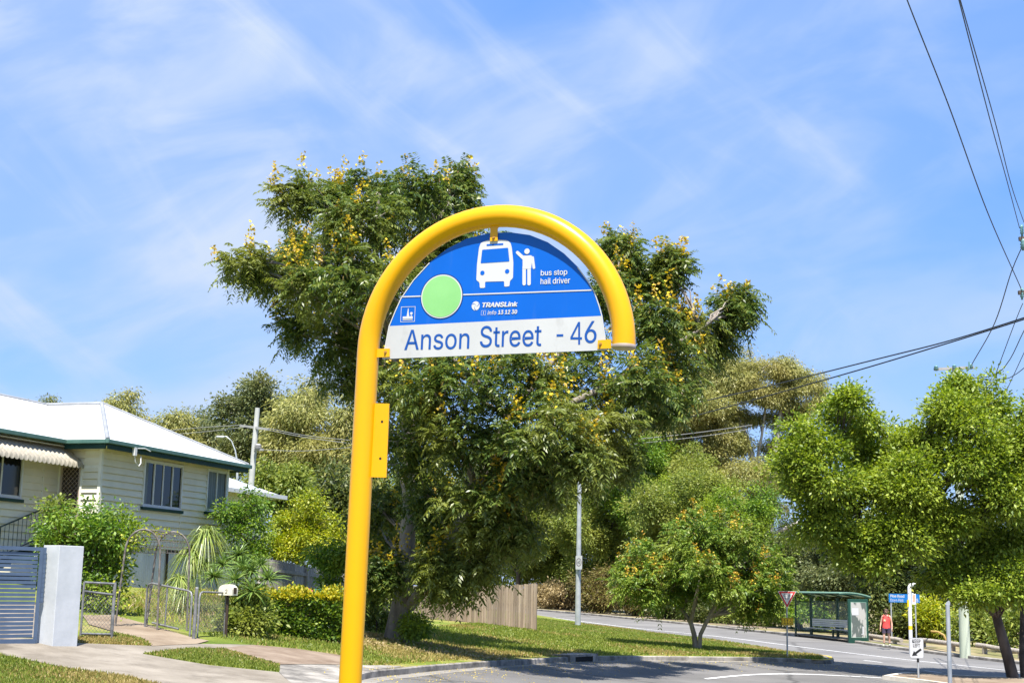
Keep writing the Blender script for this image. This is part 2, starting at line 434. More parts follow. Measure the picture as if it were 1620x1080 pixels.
def strip(name, path, w0, w1, z0, z1, m, skirt=.2, kind='structure', lab=None):
    """kerb: solid strip beside a 2-D path (offsets w0..w1 to its left)"""
    P2 = [Vector(p) for p in path]; n = len(P2); rows = []
    hh = H(np.array([p[0] for p in path]), np.array([p[1] for p in path]))
    for i in range(n):
        t = (P2[min(i+1, n-1)]-P2[max(i-1, 0)]).normalized(); nn = Vector((-t.y, t.x))
        a, b = P2[i]+nn*w0, P2[i]+nn*w1
        h = hh[i]
        rows.append([(a.x, a.y, h-skirt), (a.x, a.y, h+z1-.02), (a.x+nn.x*.025*(1 if w1 > w0 else -1), a.y+nn.y*.025*(1 if w1 > w0 else -1), h+z1), (b.x, b.y, h+z1), (b.x, b.y, h-skirt)])
    mb = MB()
    vs = [q for r in rows for q in r]; fs = []
    for i in range(n-1):
        for k in range(4): fs.append((i*5+k, (i+1)*5+k, (i+1)*5+k+1, i*5+k+1))
    mb.add(vs, fs); return mb.top(name, m, lab, kind=kind)

def g2(px, py):
    p = G(px, py); return (p.x, p.y)
# far ground: one sheet to the horizon
def far_ground():
    xs = np.r_[-3000, -1500, -700, -350, -200, np.arange(-110, 96, 5), 150, 300, 700, 1500, 3000]
    ys = np.r_[-600, -200, -60, np.arange(-25, 206, 5), 260, 350, 600, 1200, 2500, 5000]
    X, Y = np.meshgrid(xs, ys); Z = H(X, Y) - .22
    nx = len(xs); V = np.c_[X.ravel(), Y.ravel(), Z.ravel()]
    Fs = [(j*nx+i, j*nx+i+1, (j+1)*nx+i+1, (j+1)*nx+i) for j in range(len(ys)-1) for i in range(nx-1)]
    me = bpy.data.meshes.new('ground'); me.from_pydata(V.tolist(), [], Fs); me.materials.append(M_earth); me.update()
    top('ground', me, kind='structure')
far_ground()
# kerb of the side street (runs past the camera, curves round to the junction nose)
K1 = [(1.6, -12), (1.5, 0), (1.25, 8), (.1, 15), (-1.6, 21), g2(560, 1082), g2(640, 1066), g2(720, 1058), g2(810, 1051.5), g2(900, 1046), g2(1000, 1044), g2(1150, 1045), g2(1250, 1047), g2(1303, 1050)]
nose = [g2(1318, 1048), g2(1312, 1043), g2(1290, 1040)]
E1 = [g2(1265, 1037.5), g2(1221, 1029.5), g2(1147, 1018), g2(1038, 1004.5), g2(937, 990)]
p0, p1 = Vector(E1[0]), Vector(E1[-1]); dr = (p1-p0).normalized(); E1 += [tuple(p1+dr*60), tuple(p1+dr*130)]
pathK = smooth_path(K1[:-1] + [K1[-1]] + nose + E1[:5], .5) + [E1[5], E1[6]]
polyA = pathK + [(-140, 205), (-140, -12)]
FK = [g2(850, 965.5), g2(1000, 979.5), g2(1100, 989), g2(1250, 1005), g2(1403, 1024.5), g2(1600, 1049)]
q0, q1 = Vector(FK[0]), Vector(FK[-1]); dk = (q0-q1).normalized()
FKp = [tuple(q1-dk*60), tuple(q1-dk*25)] + FK[::-1] + [tuple(q0+dk*40), tuple(q0+dk*95)]
polyB = FKp + [(40, 215), (200, 215), (200, -5)]
pathB = densify(FKp, 1.5, closed=False)
road_poly = [(0, -12), (6, -12)] + [(60, -12), FKp[0]] + FKp + [tuple(Vector(E1[-1])+Vector((-.5, 0)))] + [tuple(Vector(p)+Vector((-.5, -.3))) for p in E1[::-1]] + [tuple(Vector(p)+Vector((-.6, .5))) for p in K1[::-1]]
road_poly = [(4, -14), (60, -14)] + FKp + [(E1[-1][0]-3, E1[-1][1])] + [(E1[3][0]-2, E1[3][1]), (0, 44), (-6, 32), (-5, 20), (-1, 8), (0, -14)]
sheet('road', road_poly, 0.0, M_asph, 1.6, True)
sheet('verge', polyA, KERB, M_turf, 2.2, True)
polyB2 = [tuple(p) for p in polyB]
sheet('far_verge', polyB2, KERB, mat('far_turf', (.12, .125, .035), (.30, .235, .14), .35, .95, bump=.5, bscale=18), 3.0)
strip('kerb', pathK, -.02, .28, 0, KERB+.012, M_kerb)
strip('far_kerb', pathB, .02, -.26, 0, KERB+.012, M_kerb)
# gutter apron (paler concrete channel at the kerb foot)
def flatstrip(name, path, a0, a1, off, m, kind='structure'):
    P2 = [Vector(p) for p in path]; n = len(P2); mb = MB(); vs = []
    for i in range(n):
        t = (P2[min(i+1, n-1)]-P2[max(i-1, 0)]).normalized(); nn = Vector((-t.y, t.x))
        for a in (a0, a1):
            q = P2[i]+nn*a; vs.append((q.x, q.y, hz(q.x, q.y)+off))
    mb.add(vs, [(2*i, 2*i+2, 2*i+3, 2*i+1) for i in range(n-1)])
    return mb.top(name, m, kind=kind)
flatstrip('gutter', pathK[:-2], -.30, 0.0, .004, mat('gutter_concrete', (.15, .14, .125), (.27, .25, .22), 1.2, .9, bump=.3, bscale=20))
# yellow paint on the nose
nz_path = smooth_path([g2(1285, 1049.4), K1[-1]] + nose, .3)
flatstrip('kerb_marking', nz_path, .0, .14, KERB+.0165, M_yel)
# main-road wearing course, slightly paler than the side street
mr = [g2(1700, 1090)] + [tuple(Vector(p)+Vector((.25, -.1))) for p in ([g2(1480, 1066), g2(1400, 1056), g2(1330, 1046)] + E1)] + [tuple(Vector(FKp[-1]))] + FK + [FKp[1]]
sheet('main_road', mr, .006, M_asph2, 1.2)
def linemark(p, q, wd, nm='road_marking', off=.009, m=None):
    a, b = Vector(g2(*p)), Vector(g2(*q)); path = densify([tuple(a), tuple(b)], .8, False)
    flatstrip(nm, path, -wd/2, wd/2, off+.004, m or M_white)
a, b = Vector(g2(862, 975)), Vector(g2(1598, 1060.5)); e = (b-a).normalized()
flatstrip('road_marking', densify([tuple(a-e*40), tuple(a), tuple(Vector(g2(1230, 1018.3))), tuple(b), tuple(b+e*12)], 1.0, False), -.07, .07, .013, M_white)
for p, q in (((1333, 1046.5), (1354, 1049)), ((1366, 1044), (1395, 1047.8)), ((1367, 1051.4), (1392, 1054)), ((1405, 1056.4), (1430, 1059.2)), ((1484, 1066.4), (1509, 1069.3)), ((1462, 1060.5), (1490, 1064)), ((1530, 1071.5), (1540, 1072.6))):
    linemark(p, q, .12)
arc = smooth_path([g2(1117, 1073.5), g2(1160, 1069), g2(1210, 1066), g2(1270, 1066), g2(1330, 1068.5), g2(1395, 1072)], .5)
flatstrip('road_marking', arc, -.07, .07, .010, M_white)
# median island with painted kerb
med = [g2(1396, 1074), g2(1421, 1069.5), g2(1440, 1068.5), g2(1500, 1072), g2(1560, 1074.5), g2(1640, 1080), g2(1680, 1096), g2(1560, 1096), g2(1470, 1083)]
medp = smooth_path(med + [med[0]], .3)
if sum(medp[i][0]*medp[i+1][1]-medp[i+1][0]*medp[i][1] for i in range(len(medp)-1)) < 0: medp = medp[::-1]
sheet('median_island', medp[:-1], KERB-.004, M_dirt, .5)
strip('median_kerb', medp, 0, .22, 0, KERB, mat('median_paint', (.4, .36, .29), (.6, .56, .49), 2, .85))
# drive, footpath, pavers on the verge
def vsheet(name, pxs, off, m, step=.6): return sheet(name, [g2(*p) for p in pxs], KERB+off, m, step)
yard_px = [(-80,1021),(85,1022),(125,1029),(240,1033),(310,1029),(400,1030),(352,1036),(300,1036.5),(224,1046),(330,1064),(440,1075),(470,1100),(300,1110),(190,1083),(90,1067),(0,1048),(-80,1038)]
vsheet('driveway', yard_px, .012, M_conc)
dirt_px = [(130,983),(180,982),(250,1003),(300,1018),(330,1024),(310,1029.5),(240,1033.5),(222,1020),(180,1010),(140,998)]
vsheet('driveway', [(-230,1019),(80,1020.5),(95,990),(70,962),(-120,960)], .011, M_conc)
vsheet('dirt_track', dirt_px, .018, M_dirt, .5)
pav_px = [(352,1036),(400,1030),(470,1036),(545,1047),(570,1054),(555,1062),(442,1062)]
vsheet('paver_path', pav_px, .014, M_paver, .5)
cross_px = [(442,1062.3),(556,1062.3),(610,1062),(640,1063.5),(590,1070),(563,1078),(545,1095),(470,1100),(441,1075)]
vsheet('crossover', cross_px, .010, M_kerb, .5)
fp = [g2(1210,1001.5), g2(1290,1009), g2(1340,1014), g2(1403,1021.5), g2(1440,1026)]
flatstrip('footpath', densify([tuple(p) for p in fp], 1, False), .28, 1.7, KERB+.006, M_conc)
# gravel and leaf dust on the far verge behind the kerb
fp2 = [g2(850,964), g2(1000,977.5), g2(1100,987), g2(1200,997)]
flatstrip('dirt_strip', densify([tuple(p) for p in fp2], 1, False), .28, 2.4, KERB+.006, M_dirt)
# ------------------------------------------------------------------ trees and plants
M_bark = mat('bark_grey', (.15, .125, .10), (.38, .33, .275), 2.2, .9, bump=.8, bscale=9, stretch=(1, 1, .35))
M_barkm = mat('bark_main', (.12, .10, .08), (.33, .29, .245), 2.2, .9, bump=.8, bscale=9, stretch=(1, 1, .35))
M_barkd = mat('bark_dark', (.045, .035, .028), (.13, .10, .08), 2.5, .9, bump=.8, bscale=9, stretch=(1, 1, .4))
M_gum = mat('bark_gum', (.25, .22, .19), (.52, .48, .43), 1.2, .8, bump=.3, bscale=6, stretch=(1, 1, .4))
M_palmb = mat('bark_palm', (.16, .12, .08), (.30, .25, .18), 6, .9, bump=.6, bscale=20)
LF = dict(
  main=leafmat('leaf_poinciana', [(.026,.055,.016),(.046,.083,.020),(.076,.115,.026),(.13,.16,.036)], .38, (.13,.15,.032), .35, rough=.38, spec=.45),
  flower=leafmat('blossom_yellow', [(.62,.44,.02),(.75,.58,.04),(.52,.36,.03),(.40,.26,.06)], .25, boost=1),
  flower2=leafmat('blossom_soft', [(.60,.40,.03),(.62,.46,.05),(.48,.25,.04),(.34,.30,.05)], .25, boost=1),
  pod=leafmat('seed_pod', [(.16,.10,.04),(.25,.18,.06),(.32,.26,.07)], .2, boost=1),
  small=leafmat('leaf_small_tree', [(.035,.085,.014),(.06,.12,.02),(.10,.165,.026),(.17,.22,.04)], .35, (.15,.19,.035), .6),
  gum=leafmat('leaf_gum', [(.095,.118,.042),(.14,.16,.056),(.19,.21,.078),(.25,.255,.10)], .38, (.19,.18,.065), .25),
  gumd=leafmat('leaf_gum_dark', [(.05,.072,.034),(.08,.105,.048),(.12,.14,.06)], .34, (.14,.15,.06), .25),
  mid=leafmat('leaf_mid', [(.055,.09,.02),(.09,.135,.03),(.14,.185,.042),(.19,.225,.055)], .40, (.18,.205,.05), .3),
  dark=leafmat('leaf_dark', [(.03,.05,.018),(.05,.075,.024),(.08,.105,.032),(.12,.14,.045)], .34, (.075,.10,.028), .3),
  bright=leafmat('leaf_bright', [(.028,.07,.012),(.055,.12,.018),(.095,.175,.026),(.16,.235,.038)], .38, (.20,.26,.035), .5),
  lime=leafmat('leaf_lime', [(.09,.14,.014),(.16,.21,.02),(.24,.28,.03),(.32,.33,.04)], .38, (.07,.13,.018), .6),
  myrtle=leafmat('leaf_myrtle', [(.055,.10,.016),(.10,.16,.022),(.155,.22,.03),(.21,.265,.042)], .38, (.18,.24,.036), .5),
  hedge=leafmat('leaf_hedge', [(.025,.062,.012),(.05,.10,.016),(.085,.145,.022),(.15,.20,.028)], .3),
  gold=leafmat('leaf_hedge_new', [(.30,.30,.02),(.42,.38,.02),(.55,.45,.03)], .3, boost=1),
  spiky=leafmat('leaf_spiky', [(.05,.10,.025),(.08,.14,.035),(.13,.19,.05)], .2, rough=.35),
  pony=leafmat('leaf_ponytail', [(.075,.12,.03),(.12,.175,.045),(.19,.23,.07)], .25, rough=.35),
  dry=leafmat('leaf_dry', [(.20,.15,.07),(.33,.25,.12),(.45,.36,.19)], .3, boost=1),
  brown=leafmat('leaf_brown', [(.05,.04,.02),(.09,.075,.03),(.13,.12,.045),(.10,.12,.03)], .3),
)
def bez(a, b, c, n=6):
    a, b, c = Vector(a), Vector(b), Vector(c)
    return [a*(1-t)**2 + b*2*t*(1-t) + c*t*t for t in [i/n for i in range(n+1)]]
def jitter(path, s):
    return [p + Vector((R.gauss(0, s), R.gauss(0, s), R.gauss(0, s)*.6)) if 0 < i < len(path)-1 else p for i, p in enumerate(path)]

def tufts_of(blobs, tr, dens, up=.25, shell=.5):
    """cluster centres inside ellipsoids -> centres, outward dirs, blob index"""
    Pn, D, I = [], [], []
    for i, (c, r) in enumerate(blobs):
        r = np.array(r); area = 4*math.pi*((r[0]*r[1])**1.6/3+(r[0]*r[2])**1.6/3+(r[1]*r[2])**1.6/3)**(1/1.6)
        n = max(4, int(dens*area/(tr*tr*3.1)))
        u = runit(n); u[:, 2] = u[:, 2]*.9+.1*up; u = unit(u)
        k = shell+(1.03-shell)*rng.random(n)**.6; k = np.where(rng.random(n) < .10, k*1.28, k)
        k *= 1+rng.normal(size=n)*.10
        Pn.append(np.array(c)+u*r*k[:, None]); D.append(unit(u+np.array([0, 0, up]))); I += [i]*n
    return np.concatenate(Pn), np.concatenate(D), np.array(I)
def spray(T, D, spec):
    """simple leaves round each cluster centre"""
    m = spec['n']; tr = spec['tr']; n = len(T)*m
    t = np.repeat(T, m, 0); d = np.repeat(D, m, 0)
    off = rng.normal(size=(n, 3))*tr*np.array([.62, .62, .42]); p = t+off
    ld = unit(d*.7+unit(off)*.8+rng.normal(size=(n, 3))*.45+np.array([0, 0, -spec.get('droop', .2)]))
    L = spec['L']*(.6+.7*rng.random(n))
    return leafquads(p, ld, L, L*spec['w'], spec.get('facing', 1.0), spec.get('bend', .15))
def fronds(T, D, spec):
    """feathery compound leaves: each frond a drooping axis with paired narrow leaflets"""
    m = spec['n']; tr = spec['tr']; n = len(T)*m; k = spec.get('pairs', 7)
    t = np.repeat(T, m, 0); d = np.repeat(D, m, 0)
    p = t+rng.normal(size=(n, 3))*tr*.38
    ax = unit(d*.75+rng.normal(size=(n, 3))*.62+np.array([0, 0, .05]))
    L = spec['L']*(.65+.6*rng.random(n))
    s = unit(np.cross(ax, np.array([0, 0, 1.0])+rng.normal(size=(n, 3))*.35))
    out = []
    for j in range(k):
        f = (j+.6)/k
        b = p+ax*(L*f)[:, None]+np.array([0, 0, -1.0])*(L*.42*f*f)[:, None]
        dirj = unit(ax+np.array([0, 0, -.84*f]))
        for sg in (-1, 1):
            ld = unit(s*sg*.9+dirj*.55+np.array([0, 0, -.22])+rng.normal(size=(n, 3))*.10)
            ll = L*.34*(1.05-.55*abs(f-.4))
            out.append(leafquads(b, ld, ll, ll*spec['w'], 1.0, .18))
    return np.concatenate(out)
def blossoms(T, D, spec):
    """upright spikes of small yellow flowers with dull pods below them"""
    n = len(T); k = 30
    ax = unit(D*.35+np.array([0, 0, 1.0])+rng.normal(size=(n, 3))*.22)
    L = spec*(.6+.8*rng.random(n)); q = []; mi = []
    for j in range(k):
        f = .1+.9*j/k
        p = T+ax*(L*f)[:, None]+rng.normal(size=(n, 3))*.10*(1.2-f)
        z_ = .095 if spec > .5 else .075; q.append(leafquads(p, runit(n), z_*(.6+.7*rng.random(n)), z_*.8)); mi += [0]*n
    for j in range(7):
        p = T+rng.normal(size=(n, 3))*.16+np.array([0, 0, -.05]); ld = unit(rng.normal(size=(n, 3))*.4+np.array([0, 0, -1.0]))
        q.append(leafquads(p, ld, .16, .03)); mi += [1]*n
    return np.concatenate(q), mi

SPEC = dict(
  main=dict(tr=.44, dens=.95, n=18, L=.46, w=.34, pairs=7, fn=fronds, shell=.42, up=.3),
  small=dict(tr=.34, dens=.85, n=16, L=.42, w=.36, pairs=6, fn=fronds, shell=.4, up=.25),
  gum=dict(tr=.55, dens=1.3, n=70, L=.25, w=.30, droop=.9, shell=.35, up=.2),
  tree=dict(tr=.55, dens=1.3, n=75, L=.21, w=.50, droop=.25, shell=.4, up=.3),
  myrtle=dict(tr=.34, dens=1.5, n=64, L=.135, w=.52, droop=.15, shell=.45, up=.3),
  bush=dict(tr=.24, dens=1.2, n=52, L=.105, w=.5, droop=.2, shell=.4, up=.3),
  under=dict(tr=.5, dens=1.4, n=28, L=.26, w=.36, droop=.1, shell=.3, up=.4),
)
def px_blobs(lst, Y, depth=.85, dj=0.0):
    """(px, py, rx, ry[, dY]) ellipses seen at distance Y -> real ellipsoids"""
    out = []
    for b in lst:
        yy = Y+(b[4] if len(b) > 4 else R.uniform(-dj, dj)); k = 1/pxm(yy)
        c = P(b[0], b[1], yy); out.append((tuple(c), (b[2]*k, max(b[2], b[3])*k*depth, b[3]*k)))
    return out
def fragment(blobs, m=5, lo=.34, hi=.56, spread=.72, sprigs=.25):
    """break each rounded leaf mass into ragged sub-masses with a few upright sprigs"""
    out = []
    for c, r in blobs:
        c = Vector(c); s0 = sum(r)/3
        for j in range(m):
            u = Vector(runit(1)[0]); k = R.uniform(.45, 1.0)*spread; f = R.uniform(lo, hi)
            q = c+Vector((u.x*r[0]*k, u.y*r[1]*k, u.z*r[2]*k)); out.append((tuple(q), (r[0]*f*R.uniform(.8, 1.25), r[1]*f*R.uniform(.8, 1.25), r[2]*f*R.uniform(.65, 1.1))))
        if R.random() < sprigs:
            q = c+Vector((R.uniform(-.5, .5)*r[0], R.uniform(-.5, .5)*r[1], r[2]*R.uniform(.85, 1.1))); out.append((tuple(q), (s0*.14, s0*.14, s0*.38)))
    return out
def make_tree(name, label, base, blobs, spec, leaf, bark, tr0=.2, leaders=None, group=None, cat='tree', flower=None, fl_n=0.0, fl_L=.5, twig=.5, crown='crown', trunkname='trunk', twr=.014, extra=None, gbase=None):
    base = Vector(base)
    root = thing(name, label, cat, tuple(base), 0, group)
    T, D, I = tufts_of(blobs, spec['tr'], spec['dens'], spec.get('up', .3), spec.get('shell', .45))
    gz = H(T[:, 0], T[:, 1])+.16; ok = T[:, 2] > gz; T, D, I = T[ok], D[ok], I[ok]
    # wood
    mb = MB(Matrix.Translation(-base))
    if leaders is None:
        cen = np.mean([b[0] for b in blobs], 0); topz = max(b[0][2] for b in blobs); lowz = min(b[0][2]-b[1][2]*.5 for b in blobs)
        tipp = Vector((cen[0], cen[1], base.z+(topz-base.z)*.82)); midp = Vector((base.x*.75+cen[0]*.25+R.uniform(-.1, .1), base.y*.75+cen[1]*.25, base.z+(topz-base.z)*.4))
        path = jitter(bez(base+Vector((0, 0, -.15)), midp, tipp, 9), tr0*.25)
        leaders = [(path, [tr0*(1.25 if i == 0 else 1)*(1-.82*i/9) for i in range(10)])]
    for path, rs in leaders: mb.tube(path, rs, 10 if tr0 > .15 else 7)
    zlow = base.z+.75*(min(b[0][2] for b in blobs)-base.z)
    nodes = [(p, r) for path, rs in leaders for p, r in list(zip(path, rs))[1:]]; nodes = [n_ for n_ in nodes if n_[0].z > zlow] or nodes
    for i, (c, r) in enumerate(blobs):
        c = Vector(c); best = None
        for p, rr in nodes:
            dd = c-p; cost = dd.length+max(0, -(dd.z-.55*Vector((dd.x, dd.y, 0)).length))*1.3
            if best is None or cost < best[0]: best = (cost, p, rr)
        p, rr = best[1], best[2]; dd = c-p
        if dd.length < .15: continue
        br = min(rr*.7, .012+.013*dd.length) if tr0 > .1 else rr*.6
        mid = p+dd*.5+Vector((0, 0, dd.length*.12))
        path = jitter(bez(p, mid, c, 6), dd.length*.02)
        mb.tube(path, [br*(1-.6*k/6) for k in range(7)], 6, cap=False)
        idx = np.where(I == i)[0]
        if len(idx) and twig > 0:
            for j in rng.choice(idx, int(math.ceil(len(idx)*twig)), replace=False):
                q = Vector(T[j]); s = path[R.choice((3, 4, 5, 6))]; e = q-s
                mb.tube([s, s+e*.5+Vector((0, 0, .06*e.length)), q], [twr, twr*.8, twr*.4], 4, cap=False)
    mb.part(trunkname, bark, root)
    V = spec.get('fn', spray)(T, D, spec)
    if extra is not None: V = np.concatenate([V, extra])
    V = V-np.array(base)
    part(crown, quads_mesh(crown, V, leaf), root)
    if flower is not None and fl_n > 0:
        zz = T[:, 2]; sc = D[:, 2]*.6+rng.random(len(T))*1.0
        thr = np.quantile(sc, 1-fl_n); sel = sc > thr
        q, mi = blossoms(T[sel]+D[sel]*spec['tr']*.5, D[sel], fl_L)
        part('blossom', quads_mesh('blossom', q-np.array(base), flower, mi), root)
    return root
def auto_blobs(cx, cy, rx, ry, Y, n, k=.42, depth=.8, seed=0):
    """crown ellipse in the view split into n irregular leaf masses"""
    rr = random.Random(seed*7+int(cx)); out = []; D = max(rx, ry)/pxm(Y)*.75
    for i in range(n):
        a = 2*math.pi*(i+rr.random()*.8)/n*2.399; q = math.sqrt((i+.5)/n)*.82
        f = k*rr.uniform(.75, 1.25)
        out.append((cx+rx*q*math.cos(a), cy+ry*q*math.sin(a), rx*f+4, ry*f*rr.uniform(.7, 1)+4, rr.uniform(-1, 1)*D*(1-q*.5)))
    return fragment(px_blobs(out, Y, depth), 5, .42, .66, .74, .25)

# --- the yellow-flowering street tree behind the sign
YM = 41.0
mb_ = [(468,312,46,32,-1),(528,312,36,30,0),(590,302,55,36,1),(655,298,55,34,-1),(712,310,38,40,1),(478,392,60,30,2),(560,365,80,55,-2),(655,365,85,55,2),(745,385,55,40,0),
       (395,428,42,15,0),(440,440,50,34,1),(500,450,70,50,-2),(600,455,90,60,-3),(700,450,90,70,0),(470,515,38,26,1),(545,535,60,48,0),(640,540,80,60,2),(760,520,90,60,3),(860,520,90,60,1),(930,470,50,55,-1),
       (985,440,34,46,0),(975,395,14,26,1),(1026,442,26,30,1),(1060,425,20,16,0),(1036,508,38,32,-2),(1092,522,24,18,0),(1150,500,24,22,1),(1165,478,16,20,1),(1128,545,26,18,2),(1066,582,52,38,-1),
       (560,600,50,42,1),(630,610,75,55,-3),(720,620,90,60,-4),(830,620,90,60,-4),(930,615,80,60,-2),(1010,625,58,46,-3),(1055,640,36,26,-2),
       (590,690,42,55,2),(660,715,70,55,-2),(760,715,85,60,-4),(865,695,80,55,-5),(945,685,52,46,-4),(978,728,30,22,-3),
       (705,800,66,55,-1),(780,800,74,48,-4),(858,770,50,40,-4),(915,738,34,28,-5),(610,790,40,50,1),(715,862,46,32,-1),(768,860,42,30,-3),(812,845,38,32,-3.5),(752,900,24,10,-3),(604,915,22,18,-1.6),(690,900,32,26,-2.7),(714,922,24,12,-2.7),
       (606,870,30,44,3),(596,925,26,22,2.5)]
tb = G(630, 1014, KERB)
def pp(px, py, dy): return P(px, py, YM+dy)
base = Vector((tb.x, tb.y, tb.z))
YM = tb.y
l1 = [base+Vector((0, 0, -.1)), pp(636, 975, 0), pp(641, 930, 0), pp(643, 860, 0), pp(650, 790, 0), pp(642, 700, .3), pp(640, 600, .5), pp(610, 480, .3), pp(590, 380, 0), pp(600, 310, 0)]
l2 = [pp(648, 958, -.1), pp(672, 930, -.6), pp(712, 850, -1.5), pp(760, 783, -2.2), pp(802, 665, -2.5), pp(838, 605, -2.2), pp(900, 545, -1.6), pp(960, 480, -.8)]
l3 = [pp(646, 700, .3), pp(690, 600, .8), pp(700, 480, .8), pp(690, 360, .5)]
l4 = [pp(802, 665, -2.5), pp(880, 650, -3), pp(960, 610, -2.5), pp(1040, 560, -1.5), pp(1110, 520, -.5)]
ld = [(jitter(l1, .04), [.44, .31, .25, .22, .19, .16, .13, .1, .07, .04]), (jitter(l2, .05), [.17, .155, .14, .125, .11, .09, .07, .05]), (l3, [.16, .13, .09, .05]), (l4, [.11, .1, .08, .06, .04])]
main_blobs = px_blobs(mb_, YM, .8)
make_tree('flowering_tree', 'tall dark green tree with yellow blossoms directly behind the yellow bus stop sign', base, fragment(main_blobs, 4, .44, .64, .66, .55), SPEC['main'], LF['main'], M_barkm, .4, ld, None, flower=[LF['flower'], LF['pod']], fl_n=.30, fl_L=.7, twig=.5)

# --- small round street tree on the verge
sb = G(1103, 1026, KERB); YS = sb.y
sbl = [(1015,892,40,32,0),(1032,925,46,30,-.6),(1066,856,46,34,.5),(1112,838,46,34,0),(1162,854,46,34,-.4),(1110,885,62,46,-1.2),(1172,900,58,44,.6),(1216,892,32,36,0),(1200,935,44,30,-.5),
       (1000,925,32,28,.8),(1062,930,44,26,1),(1140,930,42,24,-1.2),(1230,922,22,24,.5),(1110,920,60,30,1.2),(1205,962,34,16,-.3),(990,908,18,22,0)]
def sp(px, py, dy=0): return P(px, py, YS+dy)
sl1 = [sb+Vector((-.04, 0, -.1)), sp(1098, 1003), sp(1093, 985), sp(1080, 965, .2), sp(1058, 945, .4), sp(1040, 905, .3), sp(1060, 850)]
sl2 = [sb+Vector((.06, 0, -.1)), sp(1108, 1003, -.1), sp(1120, 978, -.2), sp(1134, 950, -.3), sp(1160, 900, -.2), sp(1175, 850)]
sl3 = [sp(1092, 985), sp(1098, 960, -.4), sp(1108, 910, -.5), sp(1112, 840)]
make_tree('flowering_tree', 'low round street tree with yellow new growth and forked trunk on the verge', sb, fragment(px_blobs(sbl, YS, .85), 4, .42, .62, .68, .3), SPEC['small'], LF['small'], M_bark, .12,
          [(sl1, [.115, .09, .08, .065, .05, .035, .02]), (sl2, [.09, .075, .07, .055, .04, .02]), (sl3, [.08, .07, .05, .03])], None, flower=[LF['flower2'], LF['pod']], fl_n=.30, fl_L=.40, twig=.5)

# --- leafy tree at the right edge
rb = G(1606, 1077, .0); YR = rb.y
rbl = [(1275,700,46,42),(1345,660,46,42),(1300,765,58,52),(1390,705,56,52),(1365,790,66,56),(1450,705,44,40),(1440,775,64,56),(1497,648,48,44),(1560,648,46,42),(1612,695,44,48),(1530,725,66,56),(1600,785,58,56),
       (1500,825,66,56),(1430,842,56,42),(1560,875,66,52),(1500,900,48,28),(1600,925,48,36),(1290,822,42,38),(1350,862,52,38),(1250,735,26,30),(1345,632,20,18),(1392,888,36,20),(1550,938,36,16),(1660,760,50,80),(1660,860,50,60),(1660,670,40,40),(1510,612,20,16)]
RB = px_blobs(rbl, YR-.5, .85, 1.5)
def rp(px, py, dy=0): return P(px, py, YR+dy+(0 if py > 960 else .9))
rl1 = [rb+Vector((0, 0, -.2)), rp(1596, 1045), rp(1578, 980), rp(1565, 920, .2), rp(1530, 850, .3), rp(1480, 790), rp(1440, 740, -.3), rp(1400, 690, -.3), rp(1360, 660)]
rl2 = [rb+Vector((.35, .1, -.2)), rp(1618, 1040, .3), rp(1619, 960, .5), rp(1612, 880, .6), rp(1590, 800, .4), rp(1560, 720, .2), rp(1530, 660)]
rl3 = [rp(1565, 920, .2), rp(1500, 880, -.5), rp(1430, 840, -1), rp(1360, 810, -1), rp(1310, 770, -.6)]
make_tree('street_tree', 'leafy yellow-green tree with leaning trunk at the right edge, over the street', rb, fragment(RB, 8, .32, .54, .88, .5)+[(c, (r[0]*.82, r[1]*.82, r[2]*.80)) for c, r in RB], SPEC['myrtle'], LF['myrtle'], M_barkd, .25,
          [(rl1, [.20, .17, .145, .125, .09, .075, .06, .04, .025]), (rl2, [.13, .115, .10, .12, .1, .07, .04]), (rl3, [.07, .06, .05, .035, .02])], None, twig=.5)

# --- background trees: (name, label, cx, cy, rx, ry, Y, base_py, n, spec, leaf, bark, trunk radius)
def bgtree(name, label, cx, cy, rx, ry, Y, n, spec, leaf, bark=None, r=.22, group='background trees beyond the main road', bx=None, seed=0, k=.42, **kw):
    b = P(bx or cx, 900, Y); b.z = hz(b.x, b.y)
    return make_tree(name, label, b, auto_blobs(cx, cy, rx, ry, Y, n, k, seed=seed), SPEC[spec], LF[leaf], bark or M_bark, r, None, group, twig=kw.pop('twig', .25), twr=.02, **kw)
GL = 'trees behind the houses'
bgtree('gum_tree', 'small dark crown just showing above the left end of the white roof', 45, 660, 16, 36, 105, 5, 'gum', 'gumd', M_gum, .2, GL)
bgtree('gum_tree', 'second small crown above the white roof, right of the first', 76, 668, 15, 32, 105, 5, 'gum', 'gumd', M_gum, .2, GL)
bgtree('gum_tree', 'olive tree rising behind the peak of the white roof', 190, 680, 48, 58, 96, 9, 'gum', 'gum', M_gum, .28, GL)
bgtree('gum_tree', 'brownish olive tree behind the falling roof line of the house', 262, 700, 60, 55, 92, 10, 'gum', 'gum', M_gum, .28, GL, seed=2)
bgtree('gum_tree', 'low olive tree left of the tall grey-green gum', 325, 705, 48, 55, 94, 9, 'gum', 'gumd', M_gum, .28, GL, seed=3)
bgtree('gum_tree', 'tall grey-green gum tree behind the power pole at left', 402, 670, 64, 76, 88, 13, 'tree', 'gumd', M_gum, .35, GL, seed=4)
bgtree('gum_tree', 'drooping olive-brown gum right of the left power pole', 478, 705, 58, 100, 82, 15, 'gum', 'gum', M_gum, .32, GL, seed=5)
bgtree('gum_tree', 'olive gum partly hidden by the yellow sign pole', 545, 725, 48, 90, 79, 12, 'gum', 'gum', M_gum, .3, GL, seed=6)
bgtree('bush_tree', 'mid-green rounded tree above the grey neighbouring roof', 440, 775, 46, 48, 72, 9, 'tree', 'mid', M_bark, .2, GL, seed=7)
